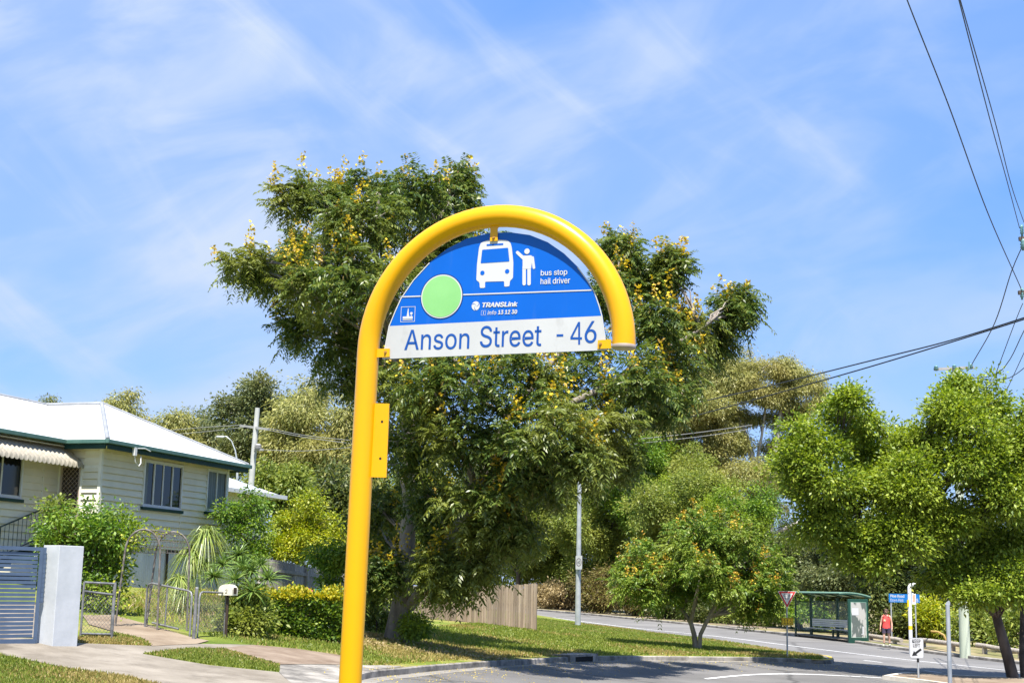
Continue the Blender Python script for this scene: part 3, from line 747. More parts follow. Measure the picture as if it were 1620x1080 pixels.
bgtree('bush_tree', 'dark green tree between the hedge yard and the flowering tree', 535, 835, 46, 75, 56, 10, 'tree', 'dark', M_bark, .2, GL, seed=8)
GR = 'background trees beyond the main road'
for i, (cx, cy, rx, ry, Y, n, sp_, lf, lb) in enumerate([
    (640, 820, 80, 105, 92, 14, 'tree', 'mid', 'mid-green tree filling the gap left of the flowering tree trunk'),
    (735, 820, 80, 100, 98, 13, 'tree', 'dark', 'dark tree behind the middle of the flowering tree'),
    (820, 790, 74, 130, 132, 15, 'tree', 'mid', 'light green tree above the right end of the paling fence'),
    (885, 820, 66, 130, 134, 15, 'tree', 'mid', 'mid-green tree directly behind the street lamp pole'),
    (950, 815, 66, 125, 122, 15, 'tree', 'mid', 'bushy green tree just right of the street lamp pole'),
    (1010, 770, 70, 85, 118, 12, 'tree', 'bright', 'bright green tree above left of the low flowering tree'),
    (1065, 700, 80, 75, 124, 12, 'gum', 'gum', 'khaki gum crown below the right tip of the flowering tree'),
    (1090, 835, 88, 115, 108, 16, 'tree', 'mid', 'dense mid-green tree straight behind the low flowering tree'),
    (1175, 835, 68, 70, 102, 12, 'tree', 'bright', 'bright lime-green rounded tree left of the bus shelter'),
    (1265, 905, 46, 70, 88, 10, 'tree', 'dark', 'grey-green tree rising behind the left end of the bus shelter'),
    (1325, 890, 62, 75, 85, 12, 'tree', 'gumd', 'dense grey-green tree straight behind the bus shelter roof'),
    (1395, 890, 56, 82, 80, 12, 'tree', 'dark', 'dark tree rising behind the blue street name sign'),
    (1470, 895, 56, 70, 82, 11, 'tree', 'dark', 'dark tree behind the bare grey post'),
    (1545, 900, 56, 66, 80, 11, 'tree', 'mid', 'green tree behind the pale green utility pole base'),
    (1625, 900, 56, 66, 76, 11, 'tree', 'mid', 'green tree at the far right behind the leaning trunk')]):
    bgtree('park_tree', lb, cx, cy, rx, ry, Y, n, sp_, lf, M_barkd, .25, GR, seed=20+i)
# tall gum with bare upper limbs (crown in separate clumps, sky between)
YG = 122
gb = [(1070,655,36,40,2),(1128,605,48,38,0),(1165,592,38,38,1),(1110,645,42,34,-2),(1150,650,36,26,1),(1226,580,36,28,-1),(1262,598,34,30,1),(1148,578,22,18,0),(1240,625,42,26,0),(1290,620,22,24,1),(1200,620,26,24,-1),(1275,650,22,18,0),(1085,700,40,34,1),(1060,760,40,34,-1),(1190,665,26,16,1),(1250,700,36,24,0),(1190,805,44,32,1),(1140,690,28,18,-1),(1085,640,44,40,1),(1100,600,38,28,0),(1198,588,32,26,1),(1195,618,30,26,-1),(1155,688,42,20,0),(1240,662,32,24,1),(1280,690,28,22,0),
      (1140,730,46,34,0),(1180,760,48,32,-2),(1120,780,46,34,1),(1215,735,30,26,2),(1215,790,38,30,0),(1170,705,26,18,0),(1250,760,26,24,0),(1240,845,22,18,1)]
def gp(px, py, dy=0): return P(px, py, YG+dy)
gbase = gp(1222, 900); gbase.z = hz(gbase.x, gbase.y)
gl = [([gbase, gp(1216, 840), gp(1208, 790), gp(1195, 740, .5), gp(1180, 690, .6), gp(1160, 640, .6), gp(1140, 610)], [.5, .42, .36, .28, .22, .14, .08]),
      ([gp(1216, 840), gp(1224, 790, -.4), gp(1226, 730, -.6), gp(1232, 670, -.6), gp(1240, 610)], [.36, .28, .22, .16, .09]),
      ([gp(1208, 790), gp(1170, 770, .8), gp(1135, 730, 1), gp(1110, 680, 1), gp(1085, 640)], [.22, .19, .16, .12, .07]),
      ([gp(1195, 740, .5), gp(1205, 690), gp(1212, 640), gp(1225, 600)], [.14, .11, .09, .05]),
      ([gp(1216, 850), gp(1235, 838), gp(1262, 826), gp(1275, 815)], [.2, .16, .12, .07]),
      ([gp(1226, 730, -.6), gp(1255, 690), gp(1275, 650)], [.12, .09, .05])]
make_tree('gum_tree', 'tall gum tree with bare pale limbs and khaki crown above the service wires', gbase, fragment(px_blobs(gb, YG, .8), 7, .36, .6, .85, .3), dict(SPEC['gum'], dens=1.5), LF['gum'], M_gum, .4, gl, None, twig=.35, twr=.03)
# understory along the far verge
U = [(862,945,26,20,126,'dry','tall clump of dry straw-coloured grass left of the street lamp'),(890,948,30,24,124,'dry','dry straw-coloured grass clump at the foot of the street lamp'),
     (950,935,38,40,112,'brown','scrubby brown bush right of the street lamp'),(1010,950,40,36,106,'brown','brown scrub left of the small tree trunk'),(1060,965,42,30,100,'dark','dark scrub behind the small tree fork'),
     (1130,965,46,32,95,'dark','dark scrub right of the small tree fork'),(1195,965,40,30,92,'mid','green scrub between the small tree and the give way sign'),
     (1300,970,60,22,84,'bright','bright green scrub seen through the bus shelter'),(1425,985,40,30,78,'dark','dark bush behind the white bus stop pole'),
     (1478,985,30,36,76,'lime','yellow-green bush left of the bare grey post'),(1560,985,44,34,72,'mid','green bush behind the log rail, right of the pale pole'),(1625,985,50,40,68,'mid','green bush at the right edge behind the log rail')]
for i, (cx, cy, rx, ry, Y, lf, lb) in enumerate(U):
    bgtree('shrub', lb, cx, cy, rx, ry, Y, 7, 'under', lf, M_barkd, .05, 'undergrowth along the far verge', seed=60+i, k=.5, cat='shrub', trunkname='stem', crown='foliage')
# far-off wood closing the view behind everything
n = 60000
xw = rng.uniform(-95, 80, n); yw = 205-np.abs(xw)*.5+rng.normal(size=n)*3-(xw < -30)*25+(xw > 30)*-20
hw = H(xw, yw); topz = 6.5+2.5*np.sin(xw*.35)+1.5*np.sin(xw*.9+1)+(xw < -10)*1.5
topz = topz*1.25; pw = np.c_[xw, yw, hw+rng.random(n)**.7*topz]
top('far_wood', quads_mesh('far_wood', leafquads(pw, unit(rng.normal(size=(n, 3))+np.array([0, -.5, .2])), .55, .4), LF['mid']), kind='stuff')
# ------------------------------------------------------------------ house materials
M_wb = mat('weatherboard_cream', (.66, .615, .475), (.73, .68, .54), 1.5, .55, bump=.05, bscale=12)
M_trim = mat('trim_cream', (.66, .63, .54), (.74, .72, .63), 2, .5)
M_green = mat('fascia_green', (.008, .035, .028), (.014, .05, .04), 2, .6, spec=.2)
M_gutter = mat('gutter_green', (.05, .12, .10), (.08, .16, .13), 2, .4)
M_wht = mat('paint_white', (.58, .58, .58), (.66, .66, .65), 3, .45)
M_glass = mat('window_glass', (.006, .008, .010), None, rough=.06, spec=.4)
M_curt = mat('curtain', (.10, .12, .14), (.20, .23, .25), 3, .8, stretch=(6, 6, .2))
M_dark = mat('screen_dark', (.03, .018, .012), (.05, .03, .02), 6, .7)
M_soff = mat('soffit', (.62, .58, .44), (.68, .64, .5), 1, .7)
M_grn2 = mat('rail_dark_green', (.02, .045, .04), None, rough=.4)
M_galv = mat('galvanised', (.13, .13, .13), (.25, .25, .25), 9, .5, metal=.3)
M_rusty = mat('arch_rusty', (.07, .06, .052), (.19, .17, .15), 9, .6)
M_rail = mat('rail_pale', (.45, .5, .47), (.55, .6, .57), 4, .45)
def corrmat(name, c1, c2, rough=.4, metal=0.0, streak=True):
    return mat(name, c1, c2, 1.6, rough, metal, bump=.05, bscale=8, stretch=(1, 1, .25) if streak else None)
M_roof = corrmat('roof_white', (.60, .61, .62), (.72, .73, .74), .35)
M_roof2 = corrmat('roof_grey', (.40, .42, .44), (.5, .52, .54), .35)
M_awn = mat('awning_cream', (.30, .27, .21), (.42, .38, .30), 5, .55, stretch=(1, 4, 1))
M_corr = mat('iron_sheet', (.50, .53, .57), (.64, .66, .68), 1.3, .5, metal=.1, bump=.05, stretch=(1, 1, .4))

# frame: local X runs along the window wall (away from the street), local Y into the house
HA = rad(18); hp = P(145, 945, 41)
HZ = hz(hp.x+1.2, hp.y+3.6)+KERB-.05
HO = Vector((hp.x, hp.y, HZ)); HROT = rad(72)
HM = Matrix.Translation(HO) @ Matrix.Rotation(HROT, 4, 'Z'); HI = HM.inverted()
def hv(px, py, v=0.0):
    """house-local point on the plane local y = v"""
    o = HM @ Vector((0, v, 0)); n = (HM.to_3x3() @ Vector((0, 1, 0))); return HI @ onplane(px, py, o, n)
def hs_(px, py, s=0.0):
    o = HM @ Vector((s, 0, 0)); n = (HM.to_3x3() @ Vector((1, 0, 0))); return HI @ onplane(px, py, o, n)
OV = .5
SE = hv(356.5, 800).x
ZE = hv(150, 692, -OV).z
ZR = ZE+1.62
FZ = hv(250, 864).z                      # underside of the boards
REC = 1.4                                # depth of the recessed porch wall
FL = FZ+.18
house = thing('weatherboard_house', 'raised cream weatherboard house with white roof and dark green gutters at left', 'house', tuple(HO), HROT)
def board_wall(mb, f, a0, a1, z0, z1, openings, bh=.2):
    z = z0
    while z < z1-.02:
        t = min(z+bh, z1); cuts = sorted([(o[0], o[1]) for o in openings if o[2] < t-.01 and o[3] > z+.01]); seg = []; c = a0
        for q0, q1 in cuts:
            if q0 > c: seg.append((c, q0))
            c = max(c, q1)
        if c < a1: seg.append((c, a1))
        for b0, b1 in seg:
            mb.add([f(b0, z+.018, .05), f(b1, z+.018, .05), f(b1, t, .006), f(b0, t, .006), f(b0, z+.018, 0), f(b1, z+.018, 0)], [(0, 1, 2, 3), (4, 5, 1, 0)])
        z = t
fs_side = lambda a, z, d: (a, -d, z)
fs_ret = lambda a, z, d: (-d, a, z)
fs_rec = lambda a, z, d: (a, REC-d, z)
w1a, w1b = hv(229, 731), hv(283, 801); w2a, w2b = hv(328.5, 744), hv(355, 808)
W1 = (w1a.x, w1b.x, (hv(229, 800).z+w1b.z)/2-.02, (w1a.z+hv(283, 736).z)/2); W2 = (w2a.x, w2b.x-.06, (hv(328, 807).z+w2b.z)/2, (w2a.z+hv(355, 747).z)/2)
r0, r1 = hv(-60, 713, REC), hv(29, 786, REC); W3 = (r0.x, r1.x, r1.z, hv(29, 722, REC).z)
d0, d1 = hs_(94, 800), hs_(125, 800); DR = (min(d0.y, d1.y), max(d0.y, d1.y), FL, FL+2.08)
SZ = ZE-.17
wall = MB()
board_wall(wall, fs_side, 0, SE, FZ, SZ, [W1, W2]); board_wall(wall, fs_ret, 0, REC, FZ, SZ, [DR]); board_wall(wall, fs_rec, -13, 0, FZ-.6, SZ, [W3])
for b in ((.004, SE-.004, .004, 8.5, FZ+.01, SZ), (-13, .004, REC+.004, 8.5, FZ-.6, SZ)): wall.b2(*b)
wob = wall.part('wall', M_wb, house)
tr = MB()
for x, y in ((-.012, -.012), (SE, -.012)): tr.b2(x-.045, x+.05, y-.045, y+.05, FZ-.03, SZ)
tr.b2(W1[1]+.06, W1[1]+.085, -.045, 0, FZ, SZ); tr.b2(-.05, 0, REC-.05, REC, FZ, SZ); tr.b2(hv(64, 800, REC).x-.03, hv(64, 800, REC).x+.01, REC-.04, REC, FZ, SZ)
tr.b2(0, SE, -.035, .0, FZ-.07, FZ)
tr.part('corner_trim', M_trim, house)
def window(f, rect, panes, ylab=None, curtain=None):
    a0, a1, z0, z1 = rect; fr = MB()
    def bx(mb, p0, p1, q0, q1, d0, d1):
        A = f(p0, q0, d0); B = f(p1, q1, d1); mb.b2(A[0], B[0], A[1], B[1], A[2], B[2])
    t = .06
    bx(fr, a0-t, a0, z0-t, z1+t, -.02, .06); bx(fr, a1, a1+t, z0-t, z1+t, -.02, .06); bx(fr, a0, a1, z1, z1+t, -.02, .058); bx(fr, a0, a1, z0-t, z0, -.02, .058)
    for i in range(1, panes):
        m = a0+(a1-a0)*i/panes; bx(fr, m-.025, m+.025, z0, z1, -.015, .035+.012*(i % 2))
    for i in range(panes):
        m0 = a0+(a1-a0)*i/panes; m1 = a0+(a1-a0)*(i+1)/panes
        bx(fr, m0+.025, m1-.025, z0, z0+.035, -.012, .03); bx(fr, m0+.025, m1-.025, z1-.035, z1, -.012, .03)
    o = fr.part('window', M_wht, house)
    g = MB(); bx(g, a0, a1, z0, z1, -.03, .012); g.part('pane', M_glass, o)
    s = MB(); bx(s, a0-.12, a1+.12, z0-.15, z0-.06, 0, .11); s.part('sill', M_green, o)
    if curtain:
        c = MB()
        for c0, c1 in curtain: bx(c, a0+(a1-a0)*c0, a0+(a1-a0)*c1, z0+.03, z1-.03, -.03, .0135)
        c.part('curtain', M_curt, o)
window(fs_side, W1, 4, curtain=[(.02, .1)]); window(fs_side, W2, 2, curtain=[(.08, .95)]); window(fs_rec, W3, 3)
# screen door with a diagonal lattice
dm = MB(); dm.b2(-.02, .03, DR[0], DR[1], DR[2], DR[3]); door = dm.part('screen_door', M_dark, house)
lt = MB(); wd, hd = DR[1]-DR[0], DR[3]-DR[2]; k = .14
i = -hd
while i < wd:
    for sg in (0, 1):
        a0_, z0_ = max(i, 0), max(-i, 0); a1_, z1_ = min(i+hd, wd), min(wd-i, hd)
        if a1_ > a0_:
            y0, y1 = (DR[0]+a0_, DR[0]+a1_) if sg == 0 else (DR[1]-a0_, DR[1]-a1_)
            lt.bar((-.026-.006*sg, y0, DR[2]+z0_), (-.026-.006*sg, y1, DR[2]+z1_), .016, .006)
    i += k
for q in (DR[0]+.02, DR[1]-.02): lt.b2(-.05, -.02, q-.03, q+.03, DR[2], DR[3])
lt.part('lattice', mat('lattice_bronze', (.42, .33, .27), None, rough=.4), door)
fr = MB(); fr.b2(-.06, .0, DR[0]-.07, DR[0]-.012, FL, DR[3]+.07); fr.b2(-.06, 0, DR[1]+.012, DR[1]+.07, FL, DR[3]+.07); fr.part('door_frame', M_trim, house)
# roof
rm = MB()
MR, JN = -14.0, 4.7
AP = (SE/2, 2.6, ZR)
V0 = (-OV, -OV, ZE); V1 = (SE+OV, -OV, ZE); Vv = (-OV, REC-OV, ZE); J = (SE/2, JN, ZR); Mg = (MR, REC-OV, ZE); Mr = (MR, JN, ZR); B1 = (SE+OV, 9.2, ZE); B0 = (MR, 9.2, ZE)
rm.add([Vv, V0, AP, J], [(0, 1, 2, 3)]); rm.add([Mg, Vv, J, Mr], [(0, 1, 2, 3)]); rm.add([V0, V1, AP], [(0, 1, 2)]); rm.add([V1, B1, J, AP], [(0, 1, 2, 3)]); rm.add([B1, B0, Mr, J], [(0, 1, 2, 3)]); rm.add([Mg, Mr, B0], [(0, 1, 2)])
roof = rm.part('roof', M_roof, house)
m = roof.modifiers.new('thick', 'SOLIDIFY'); m.thickness = .03; m.offset = -1
rb_ = MB()                                              # ridge, hip and valley cappings plus rib lines of the sheeting
for a_, b_ in ((V0, AP), (AP, V1), (AP, J), (J, Mr)): rb_.tube([Vector(a_)+Vector((0, 0, .02)), Vector(b_)+Vector((0, 0, .02))], .07, 6)
rb_.part('ridge_capping', mat('capping', (.20, .21, .22), (.28, .29, .30), 2, .5), roof)
rl_ = MB()
def ribs(e0, e1, t0, t1, step):
    e0, e1, t0, t1 = map(Vector, (e0, e1, t0, t1)); n = int((e1-e0).length/step)
    for i in range(1, n):
        f = i/n; a = e0+(e1-e0)*f; b = t0+(t1-t0)*f; rl_.bar(a+Vector((0, 0, .012)), b+Vector((0, 0, .012)), .03, .02)
def tri_ribs(e0, e1, ap, step):
    e0, e1, ap = map(Vector, (e0, e1, ap)); n = int((e1-e0).length/step); L_ = (e1-e0)
    for i in range(1, n):
        f = i/n; a = e0+L_*f; fa = (ap-e0).dot(L_)/L_.length_squared
        k = f/fa if f < fa else (1-f)/(1-fa); b = a+(ap-(e0+L_*fa))*k; rl_.bar(a+Vector((0, 0, .012)), b+Vector((0, 0, .012)), .03, .02)
tri_ribs(V0, V1, AP, .23); ribs(Mg, Vv, Mr, J, .23)
rl_.part('sheet_ribs', M_roof, roof)
gm = MB()
def gutter(mb, a, b, out, zt, h, wdt):
    a, b, o = Vector(a), Vector(b), Vector(out); c = (a+b)/2+o*wdt/2; d = (b-a)
    if abs(d.x) > abs(d.y): mb.box((c.x, c.y, zt-h/2), (abs(d.x), wdt, h))
    else: mb.box((c.x, c.y, zt-h/2), (wdt, abs(d.y), h))
gutter(gm, (-OV-.11, -OV, 0), (SE+OV+.11, -OV, 0), (0, -1, 0), ZE+.02, .12, .11)
gutter(gm, (-OV, -OV, 0), (-OV, REC-OV-.11, 0), (-1, 0, 0), ZE+.02, .12, .11)
gutter(gm, (MR, REC-OV, 0), (-OV, REC-OV, 0), (0, -1, 0), ZE+.02, .12, .11)
gm.part('gutter', M_gutter, house, bevel=.015)
fm = MB()
gutter(fm, (-OV, -OV+.002, 0), (SE+OV, -OV+.002, 0), (0, -1, 0), ZE-.075, .17, .03)
gutter(fm, (-OV, -OV+.03, 0), (-OV, REC-OV, 0), (-1, 0, 0), ZE-.075, .17, .03)
gutter(fm, (SE+OV, -OV, 0), (SE+OV, 8, 0), (1, 0, 0), ZE+.01, .24, .03)
fm.part('fascia', M_green, house)
sm = MB(); sm.b2(-OV, SE+OV, -OV, .06, SZ, SZ+.012); sm.b2(-OV, .06, -OV+.562, REC+.05, SZ, SZ+.012); sm.b2(MR, -OV-.002, REC-OV, REC+.05, SZ, SZ+.012); sm.b2(SE-.01, SE+OV, .062, 8.5, SZ, SZ+.012)
sm.part('soffit', M_soff, house)
# hooded awning along the recessed wall: corrugated sheet with a scalloped drop edge
aw = MB(); az0, az1 = hv(30, 694, REC).z, hv(60, 722, REC-.85).z; n = 460; x0, x1 = -9.0, -.03; rows = []
for i in range(n+1):
    x = x0+(x1-x0)*i/n; w_ = .03*math.sin(2*math.pi*x/.2)
    sc_ = .09+.06*abs(math.sin(math.pi*x/.2))
    rows.append([(x, REC-.005, az0+w_), (x, REC-.45, (az0+az1)/2+.05+w_), (x, REC-.85, az1+w_), (x, REC-.86+w_*.4, az1-sc_)])
vs = [q for r in rows for q in r]
aw.add(vs, [(i*4+k, (i+1)*4+k, (i+1)*4+k+1, i*4+k+1) for i in range(n) for k in range(3)], True)
awn = aw.part('awning', M_awn, house)
ae = MB(); pr = [(REC, az0), (REC-.45, (az0+az1)/2+.05), (REC-.85, az1), (REC-.85, az1-.11), (REC, az1-.11)]
ae.prism(pr, -.028, -.012, 'yz'); ae.part('end_panel', M_awn, awn)
ae = MB(); ae.b2(-.03, -.013, .05, REC-.87, az1-.13, SZ); ae.part('lining_board', M_trim, awn)
# under-floor iron sheeting with a plank door
cm = MB(); n = 220; c0, c1 = .05, SE-.08; vs = []
for i in range(n+1):
    s = c0+(c1-c0)*i/n; y = .09+.016*math.sin(2*math.pi*s/.105); vs += [(s, y, -.3), (s, y, FZ-.07)]
cm.add(vs, [(2*i, 2*i+2, 2*i+3, 2*i+1) for i in range(n)], True); cm.part('iron_skirting', M_corr, house)
s0, s1 = hv(266, 900).x, hv(293, 900).x; zt = hv(266, 872).z
dm = MB(); dm.b2(s0, s1, .03, .06, .05, zt-.02); n = 14
for i in range(n): a_ = s0+(s1-s0)*i/n; dm.b2(a_+.008, a_+(s1-s0)/n-.008, .018, .03, .05, zt-.02)
ud = dm.part('underfloor_door', M_corr, house)
dm = MB(); dm.b2(s0-.05, s0-.005, .01, .065, .0, zt+.03); dm.b2(s0-.005, s1+.04, .01, .065, zt-.018, zt+.03); dm.part('door_frame', M_dark, ud)
# stumps, stair with rails
for s in (.1, SE/2, SE-.1):
    st = MB(); st.b2(s-.09, s+.09, .12, .3, -.4, FZ-.03); st.part('stump', M_dark, house)
st = MB(); ns = 9; run = 2.3/ns; top_ = FL; rise = (FL-.75)/ns
st.b2(-.32, -.05, .12, REC-.05, FL-.1, FL-.02)
for i in range(ns): st.b2(-.32-run*(i+1), -.30-run*i, .14, REC-.16, top_-rise*(i+1)-.05, top_-rise*(i+1))
for y in (.12, REC-.14): st.bar((-.3, y, FL-.12), (-.3-run*ns, y, FL-rise*ns-.12), .05, .24)
stair = st.part('staircase', M_grn2, house)
for y, mm_, nm in ((REC-.14, M_grn2, 'dark'), (.1, M_rail, 'pale')):
    st = MB(); a_, b_ = Vector((-.2, y, FL+.92)), Vector((-.3-run*ns, y, FL-rise*ns+.92))
    st.tube([a_, b_], .024, 8); st.tube([a_-Vector((0, 0, .8)), b_-Vector((0, 0, .8))], .015, 6)
    for i in range(14):
        q = a_+(b_-a_)*(i/13); st.tube([q, q-Vector((0, 0, .9 if i in (0, 13) else .8))], .02 if i in (0, 13) else .009, 6)
    st.part('handrail', mm_, stair, nm+' painted handrail')
sbx = MB(); q = hv(211, 714, -.53); sbx.b2(q.x-.06, q.x+.06, -.62, -.535, q.z-.12, q.z+.12)
sbx.tube([(q.x, -.58, q.z-.12), (q.x+.02, -.6, q.z-.3), (q.x+.18, -.62, q.z-.42), (q.x+.32, -.6, q.z-.32), (q.x+.36, -.56, q.z-.1)], .018, 6); sbx.tube([(q.x+.1, -.6, q.z+.1), (q.x+.45, -.63, q.z+.13), (q.x+.8, -.6, q.z+.08)], .015, 6)
sbx.part('service_box', M_wht, house)

# neighbouring house: grey hip roof showing past the corner
q = P(449, 785, 60)
nz_ = hz(q.x-4, q.y)+KERB
NM_o = Vector((q.x, q.y, nz_)); h2 = thing('neighbour_house', 'neighbouring house of which a grey hip roof and white gutter show beside the power pole', 'house', tuple(NM_o), HROT)
ez = q.z-nz_
rm = MB(); L2 = 10.0
v = [(0, 0, ez), (-L2, 0, ez), (-L2, 9, ez), (0, 9, ez), (-L2/2, 4.5, ez+1.8), (-L2/2+.01, 4.6, ez+1.8)]
rm.add(v, [(1, 0, 4), (0, 3, 5, 4), (3, 2, 5), (2, 1, 4, 5)]); r2 = rm.part('roof', M_roof2, h2)
m = r2.modifiers.new('thick', 'SOLIDIFY'); m.thickness = .04; m.offset = -1
gm = MB(); gm.b2(-L2-.1, .1, -.12, -.005, ez-.13, ez+.03); gm.b2(-.005, .1, 0, 9, ez-.13, ez+.03); gm.part('gutter', M_wht, h2)
wm = MB(); wm.b2(-L2+.5, -.55, .5, 8.5, -.4, ez-.06); wm.part('wall', M_wb, h2)
wm = MB(); wm.b2(-L2, 0, 0, 9, ez-.06, ez-.04); wm.part('soffit', M_soff, h2)
wm = MB(); wm.b2(-3.6, -2.1, .47, .52, ez-1.6, ez-.5); wm.part('window', M_glass, h2)

# ------------------------------------------------------------------ sliding gate, pillar
M_gate = mat('gate_blue_grey', (.065, .10, .165), (.085, .125, .195), 3, .38)
M_rend = mat('render_white', (.42, .44, .455), (.52, .535, .55), 1.8, .8, bump=.12, bscale=10)
GA = rad(35); gd = Vector((math.sin(GA), math.cos(GA), 0)); gl_ = Vector((-math.cos(GA), math.sin(GA), 0))
pc = G(82.6, 1022.5, KERB); ph = (P(96, 862, pc.y).z-pc.z)
pil = MB(); pil.b2(0, .50, 0, .42, -.1, ph)
pr_ = pil.top('gate_pillar', M_rend, 'white rendered square pillar at the right end of the slatted gate', 'pillar', bevel=.008, loc=tuple(pc), rotz=math.atan2(gd.y, gd.x))
gt = thing('slatted_gate', 'blue-grey horizontal slat sliding gate left of the white pillar', 'gate', tuple(pc+gl_*.30), math.atan2(gd.y, gd.x))
gh = ph-.04; GX0, GX1 = -3.4, -.14
sl_ = MB(); nsl = 21; ptch = (gh-.22)/nsl
for i in range(nsl): z = .14+ptch*i; sl_.b2(GX0+.05, GX1-.05, -.012, .012, z+.004, z+ptch*.84)
sl_.part('slat_panel', M_gate, gt)
fr = MB()
for x in (GX0, -1.75, GX1): fr.b2(x-.03, x+.03, -.034, -.0125, .05, gh)
fr.b2(GX0, GX1, -.04, .04, .02, .12); fr.b2(GX0, GX1, -.03, .03, gh-.06, gh)
fr.part('frame', M_gate, gt)
for x in (-2.6, -.8):
    wh = MB(); wh.tube([(x, -.03, .0), (x, .03, .0)], .07, 14); wh.part('wheel', M_dark, gt)
rk = MB(); rk.b2(-.10, -.04, -.02, .02, .7, gh)
for i in range(11): rk.b2(-.13, -.03, -.022, .022, .72+i*(gh-.75)/11, .74+i*(gh-.75)/11)
rk.part('latch_plate', M_gate, gt)

# ------------------------------------------------------------------ pipe gates, arbour, fence
def frame_of(a, b):
    d = Vector((b.x-a.x, b.y-a.y, 0)); return Matrix.Translation(a) @ Matrix.Rotation(math.atan2(d.y, d.x), 4, 'Z'), d.length
def chainlink(mb, L_, z0, z1, cell=.075, r=.0032, dz=0.0):
    h = z1-z0; i = -h
    while i < L_:
        for sg in (0, 1):
            a0_, q0 = max(i, 0), max(-i, 0); a1_, q1 = min(i+h, L_), min(L_-i, h)
            if a1_ > a0_:
                xa, xb = (a0_, a1_) if sg == 0 else (L_-a0_, L_-a1_)
                mb.tube([(xa, .004*sg, z0+q0+dz*xa), (xb, .004*sg, z0+q1+dz*xb)], r, 3, cap=False, smooth=False)
        i += cell
def pipe_gate(name, label, a, b, h, style, cat='gate'):
    Mx, L_ = frame_of(a, b); t = thing(name, label, cat, tuple(a), Mx.to_euler().z); dz = (b.z-a.z)/L_
    f = MB(); r = .021
    if style == 'double':
        f.tube([(0, 0, .05), (0, 0, h)], r); f.tube([(L_, 0, dz*L_-.1), (L_, 0, h+dz*L_+.02)], r*1.5); f.tube([(0, 0, h), (L_, 0, h+dz*L_)], r); f.tube([(0, 0, h*.84), (L_, 0, h*.80+dz*L_)], r); f.tube([(0, 0, .08), (L_, 0, .08+dz*L_)], r)
    else:
        c = .12; f.tube([(0, 0, 0), (0, 0, h-c), (.03, 0, h-.03), (c, 0, h), (L_-c, 0, h+dz*L_), (L_-.03, 0, h-.03+dz*L_), (L_, 0, h-c+dz*L_), (L_, 0, dz*L_)], r)
        if style == 'mid': f.tube([(L_*.45, 0, .05), (L_*.45, 0, h)], r*.8); f.tube([(.2, 0, .1), (L_*.75, 0, .1+dz*L_*.75)], r)
    f.part('pipe_frame', M_galv, t)
    c = MB(); chainlink(c, L_, .1, h*.82 if style == 'double' else h-.05, dz=dz); c.part('wire_mesh', M_galv, t)
    return t
pipe_gate('wire_gate', 'galvanised pipe gate with chain mesh standing open beside the white pillar', G(127, 1009, KERB), G(176, 1010, KERB), .98, 'double')
pipe_gate('wire_gate', 'rounded galvanised pipe gate with a middle bar in front of the metal arch', G(229, 992, KERB), G(300, 1006, KERB), .88, 'mid')
pipe_gate('wire_fence_panel', 'short rounded pipe fence panel under the white letterbox', G(312, 1008, KERB), G(354, 1006, KERB), .88, 'plain', 'fence')
pb = G(306, 1011, KERB); f = MB(); f.tube([(0, 0, -.2), (.01, 0, .98)], .035, 10); f.lathe([(0, 1.0), (.03, .99), (.036, .97)], (.01, 0, 0))
f.top('fence_post', M_galv, 'leaning galvanised post between the two rounded pipe panels', 'post', loc=tuple(pb))
# arbour: two hoops joined by wire mesh
AB = P(219, 976, 28.7); AB.z = hz(AB.x, AB.y)+KERB
ar = thing('garden_arch', 'rusty galvanised double-hoop garden arch with sparse climbing vine', 'arch', tuple(AB))
ab = Vector(ar.location)
ux = Vector((.97, .24, 0)).normalized(); wa = .34
off = Vector(((P(268, 900, 29.6)-P(220, 900, 28.6)).x, 1.0, 0)); hA = 1.95
hp_ = []
for o_, nm in ((Vector((0, 0, 0)), 0), (off, 1)):
    pth = [o_-ux*wa*1.3+Vector((0, 0, -.1)), o_-ux*wa*1.14+Vector((0, 0, .8)), o_-ux*wa+Vector((0, 0, hA-.45))]
    for i in range(1, 12):
        t = math.pi*(1-i/12); pth.append(o_+ux*wa*math.cos(t)+Vector((0, 0, hA-.45+.45*math.sin(t))))
    pth += [o_+ux*wa+Vector((0, 0, hA-.45)), o_+ux*wa*1.05+Vector((0, 0, .8)), o_+ux*wa*1.1+Vector((0, 0, -.1))]
    mb = MB(); mb.tube(pth, .021, 8); mb.part('hoop', M_rusty, ar); hp_.append(pth)
wm = MB(); a_, b_ = hp_
for i in range(2, len(a_)-2): wm.tube([a_[i], b_[i]], .006, 4, cap=False)
for k in range(1, 8): wm.tube([a_[i]*(1-k/8)+b_[i]*k/8 for i in range(2, len(a_)-2)], .0045, 4, cap=False)
wm.part('wire_mesh', M_rusty, ar)
vp = []
for i in range(260):
    k = R.random(); j = R.choice([1, 2, 3, 4, 5, 6, 7, 8, 9, 10]); q = a_[j]*(1-k)+b_[j]*k
    if R.random() < .5: q = Vector(a_[1])*(1-k*.4)+Vector(b_[1])*k*.4+Vector((0, 0, R.uniform(-.6, 1.1)))
    vp.append(q+Vector((R.gauss(0, .05), R.gauss(0, .05), R.gauss(0, .06))))
part('vine', quads_mesh('vine', leafquads(np.array([tuple(q) for q in vp]), runit(260), .07, .05), LF['lime']), ar)
